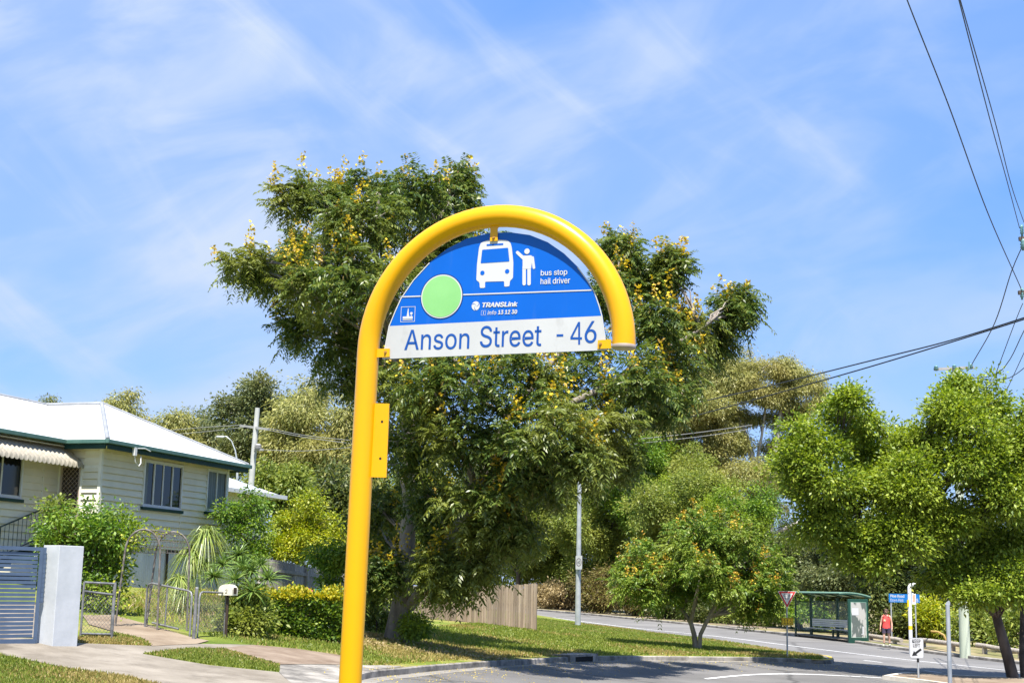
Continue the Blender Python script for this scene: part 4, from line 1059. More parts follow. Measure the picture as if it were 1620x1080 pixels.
# letterbox on its post
lb = G(357, 1007, KERB); zt = P(358, 941, lb.y).z-lb.z
lt_ = thing('letterbox', 'white round-topped letterbox on a post in front of the spiky plants', 'letterbox', tuple(lb))
prof = [(-.16, 0), (.16, 0), (.16, .12)]+[(.16*math.cos(t*math.pi/10), .12+.10*math.sin(t*math.pi/10)) for t in range(1, 10)]+[(-.16, .12)]
mb = MB(Matrix.Translation((0, 0, zt)) @ Matrix.Rotation(rad(-20), 4, 'Z')); mb.prism([(a*1.0, b) for a, b in prof], -.11, .11); mb.part('box', M_soff, lt_)
mb = MB(Matrix.Translation((0, 0, zt)) @ Matrix.Rotation(rad(-20), 4, 'Z')); add_text(mb, '2', (.0, .05, .04, .12), -.1135); mb.part('lettering', M_dark, lt_)
mb = MB(Matrix.Translation((0, 0, zt)) @ Matrix.Rotation(rad(-20), 4, 'Z')); mb.b2(.163, .166, -.06, .06, .03, .16); mb.part('flap', M_dark, lt_)
mb = MB(); mb.tube([(0, 0, -.2), (0, 0, zt-.001)], .03, 8); mb.part('post', M_dark, lt_)

# ------------------------------------------------------------------ paling fences
M_pal = mat('paling_grey', (.205, .152, .11), (.31, .245, .185), 2.2, .9, bump=.4, bscale=14, stretch=(3, 3, .3))
islandvar(M_pal)
M_pal2 = mat('paling_pale', (.33, .30, .26), (.46, .42, .37), 2.2, .9, bump=.4, bscale=14, stretch=(3, 3, .3))
islandvar(M_pal2)
def palings(name, label, segs, heights, m, pw=.10, rails=False, postfront=True, wave=.0):
    a = segs[0]; t = thing(name, label, 'fence', tuple(a))
    pal, ra = MB(Matrix.Translation(-a)), MB(Matrix.Translation(-a))
    for si in range(len(segs)-1):
        p, q = segs[si], segs[si+1]; d = Vector((q.x-p.x, q.y-p.y, 0)); L_ = d.length; d.normalize(); nn = Vector((d.y, -d.x, 0)); n = int(L_/pw)
        if nn.y > 0: nn = -nn
        rot = Matrix.Rotation(math.atan2(d.y, d.x), 3, 'Z')
        for i in range(n):
            f = (i+.5)/n; c = p+(q-p)*f; z0 = hz(c.x, c.y)+KERB; h = heights[si]*(1-f)+heights[si+1]*f+R.uniform(-.02, .02)+wave*math.sin(f*9)
            pal.box((c.x, c.y, z0+h/2+R.uniform(.0, .03)), (pw-.013, .018+R.uniform(0, .012), h), rot @ Matrix.Rotation(rad(R.gauss(0, .5)), 3, 'Y'))
        for zf in (.18, .82):
            h0, h1 = heights[si], heights[si+1]; s_ = 1 if rails else -1
            A_ = p+nn*.035*s_; B_ = q+nn*.035*s_
            ra.bar((A_.x, A_.y, hz(A_.x, A_.y)+KERB+h0*zf), (B_.x, B_.y, hz(B_.x, B_.y)+KERB+h1*zf), .04, .09)
        k = max(1, round(L_/2.6))
        for i in range(k+1):
            if i == 0 and si > 0: continue
            f = i/k; c = p+(q-p)*f+nn*.055; z0 = hz(c.x, c.y)+KERB; h = (heights[si]*(1-f)+heights[si+1]*f)
            po = MB(Matrix.Translation(-a)); po.box((c.x, c.y, z0+h/2-.1), (.12, .07, h+.2), rot); po.part('post', m, t)
    pal.part('palings', m, t); ra.part('rail', m, t)
    return t
c_ = G(847, 997, KERB); b_ = G(738, 999, KERB); a_ = G(662, 1003, KERB)
b_ = P(738, 998, 55.0); b_.z = hz(b_.x, b_.y)+KERB; a_ = P(655, 998, 53.5); a_.z = hz(a_.x, a_.y)+KERB
palings('paling_fence', 'weathered brown paling fence right of the flowering tree trunk', [a_, b_, c_], [(P(655, 927, a_.y).z-a_.z), (P(738, 928, b_.y).z-b_.z), (P(847, 923.5, c_.y).z-c_.z)], M_pal)
A2, B2 = P(410, 884, 40), P(610, 914, 48)
for q in (A2, B2): q.z = hz(q.x, q.y)+KERB
palings('paling_fence', 'grey paling fence with exposed rails behind the wheelie bins', [A2, B2], [P(410, 884, 40).z-A2.z, P(610, 914, 48).z-B2.z], M_pal2, pw=.11, rails=True)

# ------------------------------------------------------------------ hedge
hb = G(478, 1011, KERB); hl = P(404, 1000, hb.y-.4); hr = P(548, 1000, hb.y+.6)
Mx, L_ = frame_of(Vector((hl.x, hl.y, hb.z)), Vector((hr.x, hr.y, hb.z))); hh = P(478, 940, hb.y).z-hb.z; dep = 1.0
hg = thing('clipped_hedge', 'clipped green hedge with yellow-gold top growth, left of the yellow pole', 'hedge', tuple(Mx.translation), Mx.to_euler().z)
n = 9500; face = rng.choice(5, n, p=[.46, .10, .10, .26, .08]); x = rng.random(n)*L_; y = rng.random(n)*dep; z = rng.random(n)*hh; jn = rng.normal(size=n)*.045
x = np.where(face == 1, jn, np.where(face == 2, L_+jn, x)); y = np.where(face == 0, jn, np.where(face == 4, dep+jn, y)); z = np.where(face == 3, hh+jn*1.2, z)
nrm = np.zeros((n, 3)); nrm[face == 0, 1] = -1; nrm[face == 1, 0] = -1; nrm[face == 2, 0] = 1; nrm[face == 3, 2] = 1; nrm[face == 4, 1] = 1
bump_ = .05*np.sin(x*7)+.04*np.sin(z*9+x*5); pz = np.c_[x, y, z]+nrm*bump_[:, None]
V = leafquads(pz, unit(nrm*.6+rng.normal(size=(n, 3))*.5+np.array([0, 0, .3])), .085, .055)
gold = (pz[:, 2] > hh-.12+.04*np.sin(x*6)) & (rng.random(n) < .85)
part('leaves', quads_mesh('leaves', V, [LF['hedge'], LF['gold']], gold.astype(int)), hg)
mb = MB()
for i in range(26): q = Vector((R.uniform(.1, L_-.1), R.uniform(.25, dep-.25), -.05)); mb.tube([q, q+Vector((R.gauss(0, .1), R.gauss(0, .1), hh*.5)), q+Vector((R.gauss(0, .2), R.gauss(0, .2), hh*.9))], [.02, .014, .006], 5)
mb.part('stems', M_barkd, hg)
inn = 2600; pz = np.c_[rng.random(inn)*L_*.94+.03*L_, .08+rng.random(inn)*(dep-.16), rng.random(inn)*hh*.95]
part('inner_leaves', quads_mesh('inner_leaves', leafquads(pz, runit(inn), .11, .08), LF['dark']), hg)

# ------------------------------------------------------------------ wheelie bins
def wheelie(label, px, py, Y, m, lidm, rot):
    c = P(px, py, Y); zt = c.z; c.z = hz(c.x, c.y)+KERB; s = (zt-c.z)/1.06
    t = thing('wheelie_bin', label, 'bin', tuple(c), rot, 'wheelie bins behind the hedge')
    b = MB(); lo, hi = .22*s, .29*s; z1 = .95*s
    b.add([(-lo, -lo, .06), (lo, -lo, .06), (lo, lo*1.1, .06), (-lo, lo*1.1, .06), (-hi, -hi, z1), (hi, -hi, z1), (hi, hi*1.25, z1), (-hi, hi*1.25, z1)], [(0, 3, 2, 1), (4, 5, 6, 7), (0, 1, 5, 4), (1, 2, 6, 5), (2, 3, 7, 6), (3, 0, 4, 7)])
    b.b2(-hi-.02, hi+.02, -hi-.02, hi*1.25+.02, z1-.05, z1-.02); b.part('body', m, t, bevel=.02)
    l = MB(); l.add([(-hi-.03, -hi-.05, z1), (hi+.03, -hi-.05, z1), (hi+.03, hi*1.3, z1+.02), (-hi-.03, hi*1.3, z1+.02), (-hi*.85, -hi*.8, z1+.07), (hi*.85, -hi*.8, z1+.07), (hi*.85, hi*1.1, z1+.11), (-hi*.85, hi*1.1, z1+.11)], [(0, 3, 2, 1), (4, 5, 6, 7), (0, 1, 5, 4), (1, 2, 6, 5), (2, 3, 7, 6), (3, 0, 4, 7)])
    l.part('lid', lidm, t, bevel=.015)
    for sx in (-1, 1):
        w_ = MB(); w_.tube([(sx*.24*s, lo*1.2, .1), (sx*.29*s, lo*1.2, .1)], .1, 14); w_.part('wheel', M_dark, t)
    h_ = MB(); h_.tube([(-.2*s, hi*1.3+.06, z1-.02), (.2*s, hi*1.3+.06, z1-.02)], .018, 8); h_.b2(-.2*s, -.17*s, hi*1.2, hi*1.3+.06, z1-.04, z1); h_.b2(.17*s, .2*s, hi*1.2, hi*1.3+.06, z1-.04, z1); h_.part('handle', m, t)
M_bin = mat('bin_plastic', (.018, .03, .024), None, rough=.4)
wheelie('dark wheelie bin with a faded red lid behind the hedge', 476, 929, 37.5, M_bin, mat('lid_red', (.5, .07, .06), (.6, .14, .11), 3, .4), rad(25))
wheelie('dark wheelie bin with a green lid behind the hedge', 513, 932, 38.3, M_bin, mat('lid_green', (.03, .17, .09), (.05, .22, .12), 3, .4), rad(15))

# ------------------------------------------------------------------ garden plants
def blades(n, L, W, c, up=.4, droop=.6, seg=3, spread=1.0):
    """strap leaves radiating from a head; each is a chain of quads"""
    az = rng.random(n)*2*math.pi; el = np.arcsin(np.clip(rng.random(n)*1.5-.55+up, -.9, 1)); d = np.c_[np.cos(az)*np.cos(el), np.sin(az)*np.cos(el), np.sin(el)]
    l = L*(.7+.5*rng.random(n)); s = unit(np.cross(d, np.array([0, 0, 1.0])+rng.normal(size=(n, 3))*.3)); q = []
    def pt(f): return np.array(c)+d*(l*f*spread)[:, None]+np.array([0, 0, -1.0])*(droop*l*f*f)[:, None]
    for j in range(seg):
        f0, f1 = j/seg, (j+1)/seg; w0, w1 = W*(1-f0**1.6)*.5+.002, W*(1-f1**1.6)*.5+.001
        q.append(np.stack([pt(f0)-s*w0, pt(f0)+s*w0, pt(f1)+s*w1, pt(f1)-s*w1], 1))
    return np.concatenate(q)
def headplant(name, label, base, heads, leaf, n, L, W, up, droop, cat='plant', bark=None, tr=.05, seg=3):
    base = Vector(base); t = thing(name, label, cat, tuple(base)); st = MB(); vs = []
    for h in heads:
        h = Vector(h); vs.append(blades(n, L*R.uniform(.85, 1.15), W, h, up, droop, seg))
        b0 = base+Vector((R.gauss(0, .08), R.gauss(0, .08), -.1)); st.tube(jitter(bez(b0, b0*.5+h*.5+Vector((0, 0, .1)), h, 6), .015), [tr*1.3-tr*.5*i/6 for i in range(7)], 7)
    st.part('stem', bark or M_palmb, t); part('leaves', quads_mesh('leaves', np.concatenate(vs)-np.array(base), leaf), t)
    return t
pbs = G(322, 972, KERB); Yp = pbs.y
headplant('ponytail_palm', 'tall ponytail palm with drooping pale green heads beside the garden arch', pbs, [P(327, 842, Yp), P(302, 872, Yp-.3), P(318, 890, Yp+.2)], LF['pony'], 150, .80, .03, .25, 1.15, bark=M_palmb, seg=4)
headplant('ponytail_palm', 'low ponytail palm spreading behind the rounded pipe gate', G(287, 985, KERB), [P(283, 915, Yp-1), P(292, 935, Yp-1.2)], LF['pony'], 110, .62, .028, .2, 1.1, seg=4)
yb = G(386, 1004, KERB); Yy = yb.y
headplant('yucca', 'clump of dark green spiky-leaved plants right of the letterbox', yb, [P(338, 912, Yy), P(352, 893, Yy+.5), P(378, 878, Yy+.8), P(398, 903, Yy), P(412, 893, Yy+.5), P(424, 916, Yy-.2), P(372, 918, Yy-.4), P(400, 935, Yy-.5), P(385, 900, Yy+.2)], LF['spiky'], 95, .44, .035, .30, .35)
headplant('yucca', 'small spiky plant poking up between the wheelie bins', G(512, 1000, KERB)+Vector((0, 4, .3)), [P(512, 934, 37.2)], LF['spiky'], 50, .35, .03, .5, .2)
def bush(name, label, lst, Y, base, spec, leaf, group=None, cat='bush', tr=.06, tw=.3):
    return make_tree(name, label, base, fragment(px_blobs(lst, Y, .9, .5), 4, .42, .66, .7, .3), SPEC[spec], leaf, M_barkd, tr, None, group, cat, twig=tw, crown='foliage', trunkname='stem', twr=.008)
def gb_(px, Y):
    q = P(px, 950, Y); q.z = hz(q.x, q.y)+KERB; return q
bush('garden_bush', 'big bright green bush in front of the house corner, behind the white pillar', [(95,835,26,36),(132,845,42,34),(172,850,42,34),(197,845,14,22),(100,885,34,42),(150,890,46,44),(180,895,28,42),(110,930,34,30),(165,935,36,28),(145,815,20,18),(78,860,16,20)], 32, gb_(140, 32), 'bush', LF['bright'])
bush('garden_bush', 'feathery pale green shoot rising above the big bush by the stairs', [(96,800,16,16),(100,825,18,20),(92,848,16,18)], 32.8, gb_(96, 32.8), 'bush', LF['mid'], tr=.03)
bush('garden_bush', 'bright green bush directly right of the house corner', [(372,812,22,28),(396,800,26,24),(408,830,26,30),(378,848,26,32),(402,868,26,24),(372,880,22,22)], 47, gb_(390, 47), 'bush', LF['bright'])
bush('garden_bush', 'yellow-green bushes above the grey paling fence', [(440,850,32,30),(470,862,34,24),(500,850,34,32),(485,815,26,28),(455,825,24,24),(520,868,30,26),(430,875,22,18),(498,795,20,22),(535,845,22,26),(470,880,40,14)], 49, gb_(480, 49), 'bush', LF['lime'])
bush('garden_bush', 'leafy green climber hanging over the fence beside the yellow pole', [(510,880,22,22),(528,895,24,26),(545,880,20,26),(520,915,18,14)], 39.5, gb_(530, 40.5), 'bush', LF['bright'], tr=.04)
bush('garden_bush', 'dark green shrub between the yellow pole and the tree trunk', [(592,950,18,22),(604,975,20,22),(588,985,16,18),(575,955,18,26)], 40.5, gb_(597, 40.5), 'bush', LF['mid'], tr=.03)
bush('garden_bush', 'small fresh green weed at the right foot of the tree trunk', [(655,985,9,10),(662,992,9,9),(650,994,8,8)], tb.y-.7, G(657, 1003, KERB), 'bush', LF['bright'], tr=.015)
bush('garden_bush', 'low leafy shrub growing under the letterbox and spiky plants', [(372,960,18,18),(385,975,18,18),(398,955,16,20),(362,978,12,14),(410,975,14,18),(395,992,20,12)], Yy-.2, G(388, 1005, KERB), 'bush', LF['mid'], tr=.02)
# long weeds round the pipe gates
n = 6500; gx = []; zone = [g2(*p) for p in [(128,968),(200,950),(350,946),(400,1000),(350,1009),(300,1003),(255,998),(205,978),(150,975)]]
zx = [p[0] for p in zone]; zy = [p[1] for p in zone]
x = rng.uniform(min(zx), max(zx), n*3); y = rng.uniform(min(zy), max(zy), n*3); ok = inpoly(x, y, zone); x, y = x[ok][:n], y[ok][:n]
pz = np.c_[x, y, H(x, y)+KERB-.01]; d = unit(rng.normal(size=(len(x), 3))*.38+np.array([0, 0, 1.0]))
L_ = .10+.28*rng.random(len(x))**2
mi = (rng.random(len(x)) < .5).astype(int)
top('long_grass', quads_mesh('long_grass', leafquads(pz, d, L_, .018, .0, .25), [LF['lime'], LF['dry']], mi), kind='stuff')
# ------------------------------------------------------------------ bus stop sign (foreground)
M_yel1 = mat('enamel_yellow', (.66, .325, .001), (.71, .35, .001), 1.2, .34, spec=.3, coat=.12, bump=.015, bscale=40)
wear(M_yel1, (.30, .14, .01), .55, 26, .66, .74, (1, 1, .25))
M_blue = mat('sign_blue', (.001, .088, .44), (.001, .10, .49), 2, .35, spec=.3)
M_sw = mat('sign_white', (.42, .42, .43), (.48, .48, .49), 2.5, .4, bump=.02)
M_txt = mat('sign_text_blue', (.006, .065, .30), None, rough=.4)
M_grn = mat('sign_green', (.19, .45, .155), (.22, .49, .18), 5, .45, bump=.03, bscale=8)
M_gwht = mat('graphic_white', (.50, .50, .51), None, rough=.4)
M_navy = mat('graphic_outline', (.004, .03, .16), None, rough=.4)
M_rust = mat('bolt_rust', (.45, .25, .05), (.28, .13, .04), 30, .6, metal=.3)
YAW, TILT = rad(-20), rad(1.0)
S0 = P(582, 565, 6.5)
SR = Matrix.Rotation(YAW, 4, 'Z') @ Matrix.Rotation(TILT, 4, 'Y')
SM = Matrix.Translation(S0) @ SR
foot = -(S0.z-hz(S0.x, S0.y)-KERB)/math.cos(TILT)
SB = SM @ Vector((0, 0, foot)); SMB = Matrix.Translation(SB) @ SR; SI = SMB.inverted()
sn = SR.to_3x3() @ Vector((0, 1, 0))
def sl(px, py):
    q = SI @ onplane(px, py, S0, sn); return (q.x, q.z)
def z1(x, y): return sl(560+x/3.5217, 310+y/3.5217)      # from enlarged-view coordinates
def z5(x, y): return sl(730+x/7.2, 360+y/7.2)
sg = thing('bus_stop_sign', 'tall yellow hooped bus stop sign with blue and white Anson Street panel', 'bus stop sign', tuple(SB)); sg.rotation_euler = SR.to_euler()
rr_ = 17.6/pxm(6.5)
xl, zl = sl(582, 565); xr, zr = sl(987, 552); xt, zt = sl(797, 341.5)
Rr = (xr-xl)/2; zc = zt-Rr
pth = [(xl, 0, -.3), (xl, 0, zc*.5), (xl, 0, zc)]+[(xl+Rr-Rr*math.cos(math.pi*i/40), 0, zc+Rr*math.sin(math.pi*i/40)) for i in range(1, 40)]+[(xr, 0, zc), (xr, 0, zr+.004)]
mb = MB(); mb.tube(pth, rr_, 40, cap=False); pole = mb.part('hooped_pole', M_yel1, sg)
mb = MB(); mb.lathe([(0, zr-.001), (rr_*.9, zr-.001), (rr_*1.0, zr+.001), (rr_*1.03, zr+.006), (rr_*1.03, zr+.016), (rr_*1.004, zr+.018)], (xr, 0, 0), 40); mb.part('end_cap', mat('cap_grey', (.30, .24, .20), (.4, .34, .3), 8, .6), sg)
mb = MB(); mb.lathe([(rr_*1.01, zc-.006), (rr_*1.035, zc-.003), (rr_*1.035, zc+.003), (rr_*1.01, zc+.006)], (xl, 0, 0), 40)
# seam ring left out of view by the weld; flange under the ground line
mb2 = MB(); mb2.b2(xl-.13, xl+.13, -.13, .13, -.02, .012); mb2.part('base_flange', M_yel1, sg)
out1 = [(160,908),(166,872),(175,830),(195,725),(230,640),(262,570),(330,470),(420,372),(520,295),(630,238),(760,207),(870,203),(980,218),(1080,258),(1170,320),(1250,398),(1310,480),(1345,540),(1372,620),(1385,668),(1400,770),(1410,858)]
pl = [z1(*p) for p in out1]
mb = MB(); mb.prism(pl, -.002, .002); wear(M_sw, (.22, .21, .20), .35, 9, .56, .72, (1, 1, .5)); wear(M_blue, (.05, .14, .42), .35, 7, .55, .75, (2, 1, .3)); pan = mb.part('sign_panel', M_blue, sg)
F1, F2, F3 = -.0032, -.0040, -.0048
def sub(name, fn, m, lab=None):
    b = MB(); fn(b); return b.part(name, m, pan, lab)
band = [z1(160,908), z1(166,872), z1(175,830), z1(195,725), z1(1385,668), z1(1400,770), z1(1410,858)]
def inset(poly, k):
    cx_ = sum(p[0] for p in poly)/len(poly); cz_ = sum(p[1] for p in poly)/len(poly); return [(cx_+(p[0]-cx_)*k, cz_+(p[1]-cz_)*k) for p in poly]
sub('name_band', lambda b: flat(b, band, F1), M_sw)
# pale edge line following the rim at left and the bottom edge
def rim(b, side):
    k = [0, 1, 2, 3, 4, 5, 6, 7] if side == 0 else [0]
    o = [pl[i] for i in k]; i_ = [(p[0]+.0042, p[1]-.002) for p in o]
    for j in range(len(k)-1): b.add([(o[j][0], F2, o[j][1]), (o[j+1][0], F2, o[j+1][1]), (i_[j+1][0], F2, i_[j+1][1]), (i_[j][0], F2, i_[j][1])], [(0, 1, 2, 3)])
    o = pl[15:22] if side else []; i_ = [(p[0]-.0042, p[1]-.001) for p in o]
    for j in range(len(o)-1): b.add([(o[j][0], F2, o[j][1]), (o[j+1][0], F2, o[j+1][1]), (i_[j+1][0], F2, i_[j+1][1]), (i_[j][0], F2, i_[j][1])], [(0, 1, 2, 3)])
sub('edge_line', lambda b: rim(b, 0), M_gwht); sub('edge_line', lambda b: rim(b, 1), M_gwht)
lz = (z1(258,572)[1]+z1(607,555)[1]+z1(1325,510)[1])/3; lx0, lx1 = z1(262,571)[0]+.004, z1(1332,508)[0]-.006
dcx, dcz = z1(490,560); dR = (z1(604,560)[0]-z1(376,560)[0])/2
def lines(b):
    for x0, x1 in ((lx0, dcx-dR*.99), (dcx+dR*.99, lx1)): b.add([(x0, F1, lz-.0028), (x1, F1, lz-.0028), (x1, F1, lz+.0028), (x0, F1, lz+.0028)], [(0, 1, 2, 3)])
def dline(b):
    for x0, x1 in ((lx0, dcx-dR*.99), (dcx+dR*.99, lx1)): b.add([(x0, F1+.0002, lz-.0052), (x1, F1+.0002, lz-.0052), (x1, F1+.0002, lz), (x0, F1+.0002, lz)], [(0, 1, 2, 3)])
sub('divider_shadow_line', dline, M_navy); sub('divider_line', lines, M_gwht)
sub('disc_outline', lambda b: flat(b, disc(dcx, dcz, dR*1.045, 64), F1), M_navy)
sub('disc_ring', lambda b: flat(b, disc(dcx, dcz, dR, 64), F2), M_gwht)
def green(b):
    flat(b, disc(dcx, dcz, dR*.945, 64), F3)
sub('green_disc', green, M_grn)
def rounded(pts, r=.004, n=4):
    out = []; k = len(pts)
    for i in range(k):
        a, b, c = Vector(pts[i-1]), Vector(pts[i]), Vector(pts[(i+1) % k]); d1, d2 = (a-b), (c-b); rr = min(r, d1.length*.45, d2.length*.45)
        p, q = b+d1.normalized()*rr, b+d2.normalized()*rr
        for j in range(n+1): t = j/n; w_ = p*(1-t)**2+b*2*t*(1-t)+q*t*t; out.append((w_.x, w_.y))
    return out
# straighten measured outlines into the panel's own axes
def loc5(pts): return [z5(*p) for p in pts]
bw = [(172,600),(180,420),(203,232),(222,178),(290,148),(395,138),(520,146),(562,175),(577,232),(594,400),(590,575),(556,608),(549,670),(490,675),(490,612),(272,618),(272,688),(212,690),(208,625)]
sub('bus_symbol', lambda b: flat(b, rounded(loc5(bw), .006), F1), M_gwht)
def busb(b):
    flat(b, rounded(loc5([(240,255),(535,232),(550,388),(222,409)]), .004), F2); flat(b, rounded(loc5([(290,192),(480,180),(480,200),(290,212)]), .002), F2)
    for c in ((242,518),(524,500)):
        q = z5(*c); flat(b, disc(q[0], q[1], .0105, 24), F2)
sub('bus_window', busb, M_blue)
def limb(b, p, q, w0, w1):
    p, q = Vector(z5(*p)), Vector(z5(*q)); d = (q-p).normalized(); n_ = Vector((-d.y, d.x)); pts_ = []
    for i in range(9): t = math.pi*(.5+i/8); pts_.append(p+d*math.cos(t)*w0+n_*math.sin(t)*w0)
    for i in range(9): t = math.pi*(-.5+i/8); pts_.append(q+d*math.cos(t)*w1+n_*math.sin(t)*w1)
    flat(b, [(v.x, v.y) for v in pts_], F1-limb.k); limb.k += .00006
limb.k = 0
def pict(b):
    q = z5(750, 272); flat(b, disc(q[0], q[1], .0128, 28), F1-.0006)
    limb(b, (640, 285), (712, 352), .0072, .0078); limb(b, (812, 345), (828, 458), .0068, .0062)
    flat(b, rounded(loc5([(700,322),(800,318),(812,340),(796,470),(700,475)]), .003), F1-.0005)
    limb(b, (717, 450), (717, 640), .0082, .0082); limb(b, (773, 450), (773, 640), .0082, .0082)
sub('passenger_symbol', pict, M_gwht)
def tb5(b, s, x0, y1, x1, y0, **k):
    """text whose left edge x0, right edge x1, top y0, bottom y1 were read in the enlarged view"""
    a, c = z5(x0, y1), z5(x1, y1); top_ = z5((x0+x1)/2, y0); bot = z5((x0+x1)/2, y1)
    add_text(b, s, (a[0], c[0], bot[1], top_[1]), F1-.0008, **k)
sub('lettering', lambda b: tb5(b, 'bus stop', 905, 560, 1208, 480, bold=.014), M_gwht); sub('lettering', lambda b: tb5(b, 'hail driver', 903, 642, 1240, 572, bold=.014), M_gwht)
sub('lettering', lambda b: tb5(b, 'TRANSLink', 238, 906, 645, 848, bold=.05, shear=.2), M_gwht)
sub('lettering', lambda b: (tb5(b, 'info', 300, 993, 400, 945, shear=.2, bold=.012), tb5(b, '13 12 30', 418, 987, 638, 938, bold=.04, shear=.12)), M_gwht)
def logo(b):
    c = Vector(z5(165, 892)); r = .0205
    flat(b, disc(c.x, c.y, r*.95, 36, r*1.02), F1)
sub('logo', logo, M_gwht)
def logo2(b):
    c = Vector(z5(165, 892)); r = .0205
    for a0 in (90, 210, 330):
        p = []; n_ = 10
        for i in range(n_+1):
            t = i/n_; a = rad(a0+75*(1-t)); q = r*.95*(1-t*.9); p.append((c.x+q*math.cos(a), c.y+q*math.sin(a)))
        for i in range(n_, -1, -1):
            t = i/n_; a = rad(a0+75*(1-t)-14*(1-t*.4)); q = r*.95*(1-t*.9)*.97; p.append((c.x+q*math.cos(a), c.y+q*math.sin(a)))
        flat(b, p, F2)
sub('logo_swirl', logo2, M_blue)
def frame_box(b, x0, x1, za, zb, t, y):
    for r_ in ((x0, x1, zb-t, zb), (x0, x1, za, za+t), (x0, x0+t, za+t, zb-t), (x1-t, x1, za+t, zb-t)):
        b.add([(r_[0], y, r_[2]), (r_[1], y, r_[2]), (r_[1], y, r_[3]), (r_[0], y, r_[3])], [(0, 1, 2, 3)])
def phone(b):
    p, q = z5(226, 1000), z5(280, 945); frame_box(b, p[0], q[0], p[1], q[1], .0011, F1)
    cx_, cz_ = (p[0]+q[0])/2, (p[1]+q[1])/2; h_ = (q[1]-p[1])
    o = [(cx_+h_*(.22-.30*math.cos(t)), cz_+h_*.36*math.sin(t)) for t in [rad(-75+150*i/12) for i in range(13)]]
    i_ = [(cx_+h_*(.22-.17*math.cos(t)), cz_+h_*.30*math.sin(t)) for t in [rad(75-150*i/12) for i in range(13)]]
    flat(b, o+i_, F1)
sub('phone_symbol', phone, M_gwht)
def crest(b):
    p, q = z1(260, 703), z1(344, 615); frame_box(b, p[0], q[0], p[1], q[1], .0022, F1); w_ = q[0]-p[0]; h_ = q[1]-p[1]
    def r4(x0, x1, y0, y1, yy=F1): b.add([(p[0]+w_*x0, yy, p[1]+h_*y0), (p[0]+w_*x1, yy, p[1]+h_*y0), (p[0]+w_*x1, yy, p[1]+h_*y1), (p[0]+w_*x0, yy, p[1]+h_*y1)], [(0, 1, 2, 3)])
    r4(.15, .85, .20, .36); r4(.15, .85, .12, .165)
    flat(b, [(p[0]+w_*a, p[1]+h_*c) for a, c in ((.42, .36), (.45, .62), (.49, .88), (.53, .88), (.55, .62), (.60, .36))], F1)
    flat(b, disc(p[0]+w_*.74, p[1]+h_*.55, w_*.09, 20), F1); r4(.715, .765, .36, .49)
sub('crest', crest, M_gwht)
def tb1(b, s, x0, y1, x1, y0, **k):
    a, c = z1(x0, y1), z1(x1, y1); mx_ = (x0+x1)/2; top_ = z1(mx_, y0); bot = z1(mx_, y1)
    add_text(b, s, (a[0], c[0], bot[1], top_[1]), F2, **k)
def four(b):
    def q(x, y): return z1(1207+x*(1272-1207), 828-y*126)
    for i, p in enumerate((((.67, 0), (.84, 0), (.84, 1), (.67, 1)), ((0, .225), (1, .225), (1, .325), (0, .325)), ((0, .325), (.19, .325), (.84, 1), (.67, 1)))):
        flat(b, [q(x, y) for x, y in p], F2-.0001*i)
sub('lettering', lambda b: tb1(b, 'Anson', 282, 856, 643, 742, bold=.005), M_txt); sub('lettering', lambda b: tb1(b, 'Street', 702, 841, 1045, 720, bold=.005), M_txt); sub('lettering', lambda b: (tb1(b, '6', 1285, 820, 1352, 697, bold=.005), four(b)), M_txt)
def dash(b):
    p, q = z1(1130, 784), z1(1168, 770); b.add([(p[0], F2, p[1]), (q[0], F2, p[1]), (q[0], F2, q[1]), (p[0], F2, q[1])], [(0, 1, 2, 3)])
sub('lettering', dash, M_txt)
# brackets with bolts, side mounting plate
def bracket(poly, bolt):
    b = MB(); b.prism([z1(*p) for p in poly], -.0105, -.0055); o = b.part('bracket', M_yel1, sg, bevel=.001)
    q = z1(*bolt); c = MB(); c.tube([(q[0], -.011, q[1]), (q[0], -.0175, q[1])], .0052, 6, smooth=False); c.tube([(q[0], -.0095, q[1]), (q[0], -.012, q[1])], .0078, 16); c.part('bolt', M_rust, o)
bracket([(128,853),(203,851),(203,897),(128,900)], (181,872)); bracket([(1362,805),(1436,800),(1436,850),(1360,853)], (1376,827)); bracket([(752,168),(815,168),(804,185),(804,252),(762,255),(764,185)], (783,236))
def z4(x, y): return sl(520+x/3.682, 560+y/3.682)
b = MB(); b.prism([z4(262,286), z4(355,289), z4(338,718), z4(243,716)], -.006, .0); mp_ = b.part('mounting_plate', M_yel1, sg, bevel=.002)
M_hole = mat('hole_dark', (.02, .012, .008), None, rough=.8)
for c in ((314,394),(304,608)):
    b = MB(); q = z4(*c); b.tube([(q[0], -.0065, q[1]), (q[0], -.0058, q[1])], .0062, 14); b.part('bolt_hole', M_hole, mp_)
for c in ((268,300),(258,490),(248,665)):
    b = MB(); q = z4(*c); b.tube([(q[0]-.004, -.004, q[1]-.01), (q[0]-.004, -.004, q[1]+.01)], .006, 8); b.part('weld', M_yel1, mp_)

# ------------------------------------------------------------------ posts and signs on the right
M_post = mat('post_galv', (.34, .36, .37), (.46, .48, .49), 3, .45, metal=.35)
M_red = mat('sign_red', (.62, .035, .03), None, rough=.4)
M_black = mat('sign_black', (.012, .012, .014), None, rough=.5)
M_sy = mat('sign_yellow', (.80, .52, .01), None, rough=.45)
M_wp = mat('post_white', (.62, .62, .61), (.7, .7, .7), 3, .4)
M_back = mat('sign_back', (.32, .33, .34), None, rough=.5, metal=.4)
def facing(loc, extra=0.0): return -math.atan2(loc.x, loc.y)+rad(extra)
M_sgw = mat('road_sign_white', (.78, .78, .77), None, rough=.35)
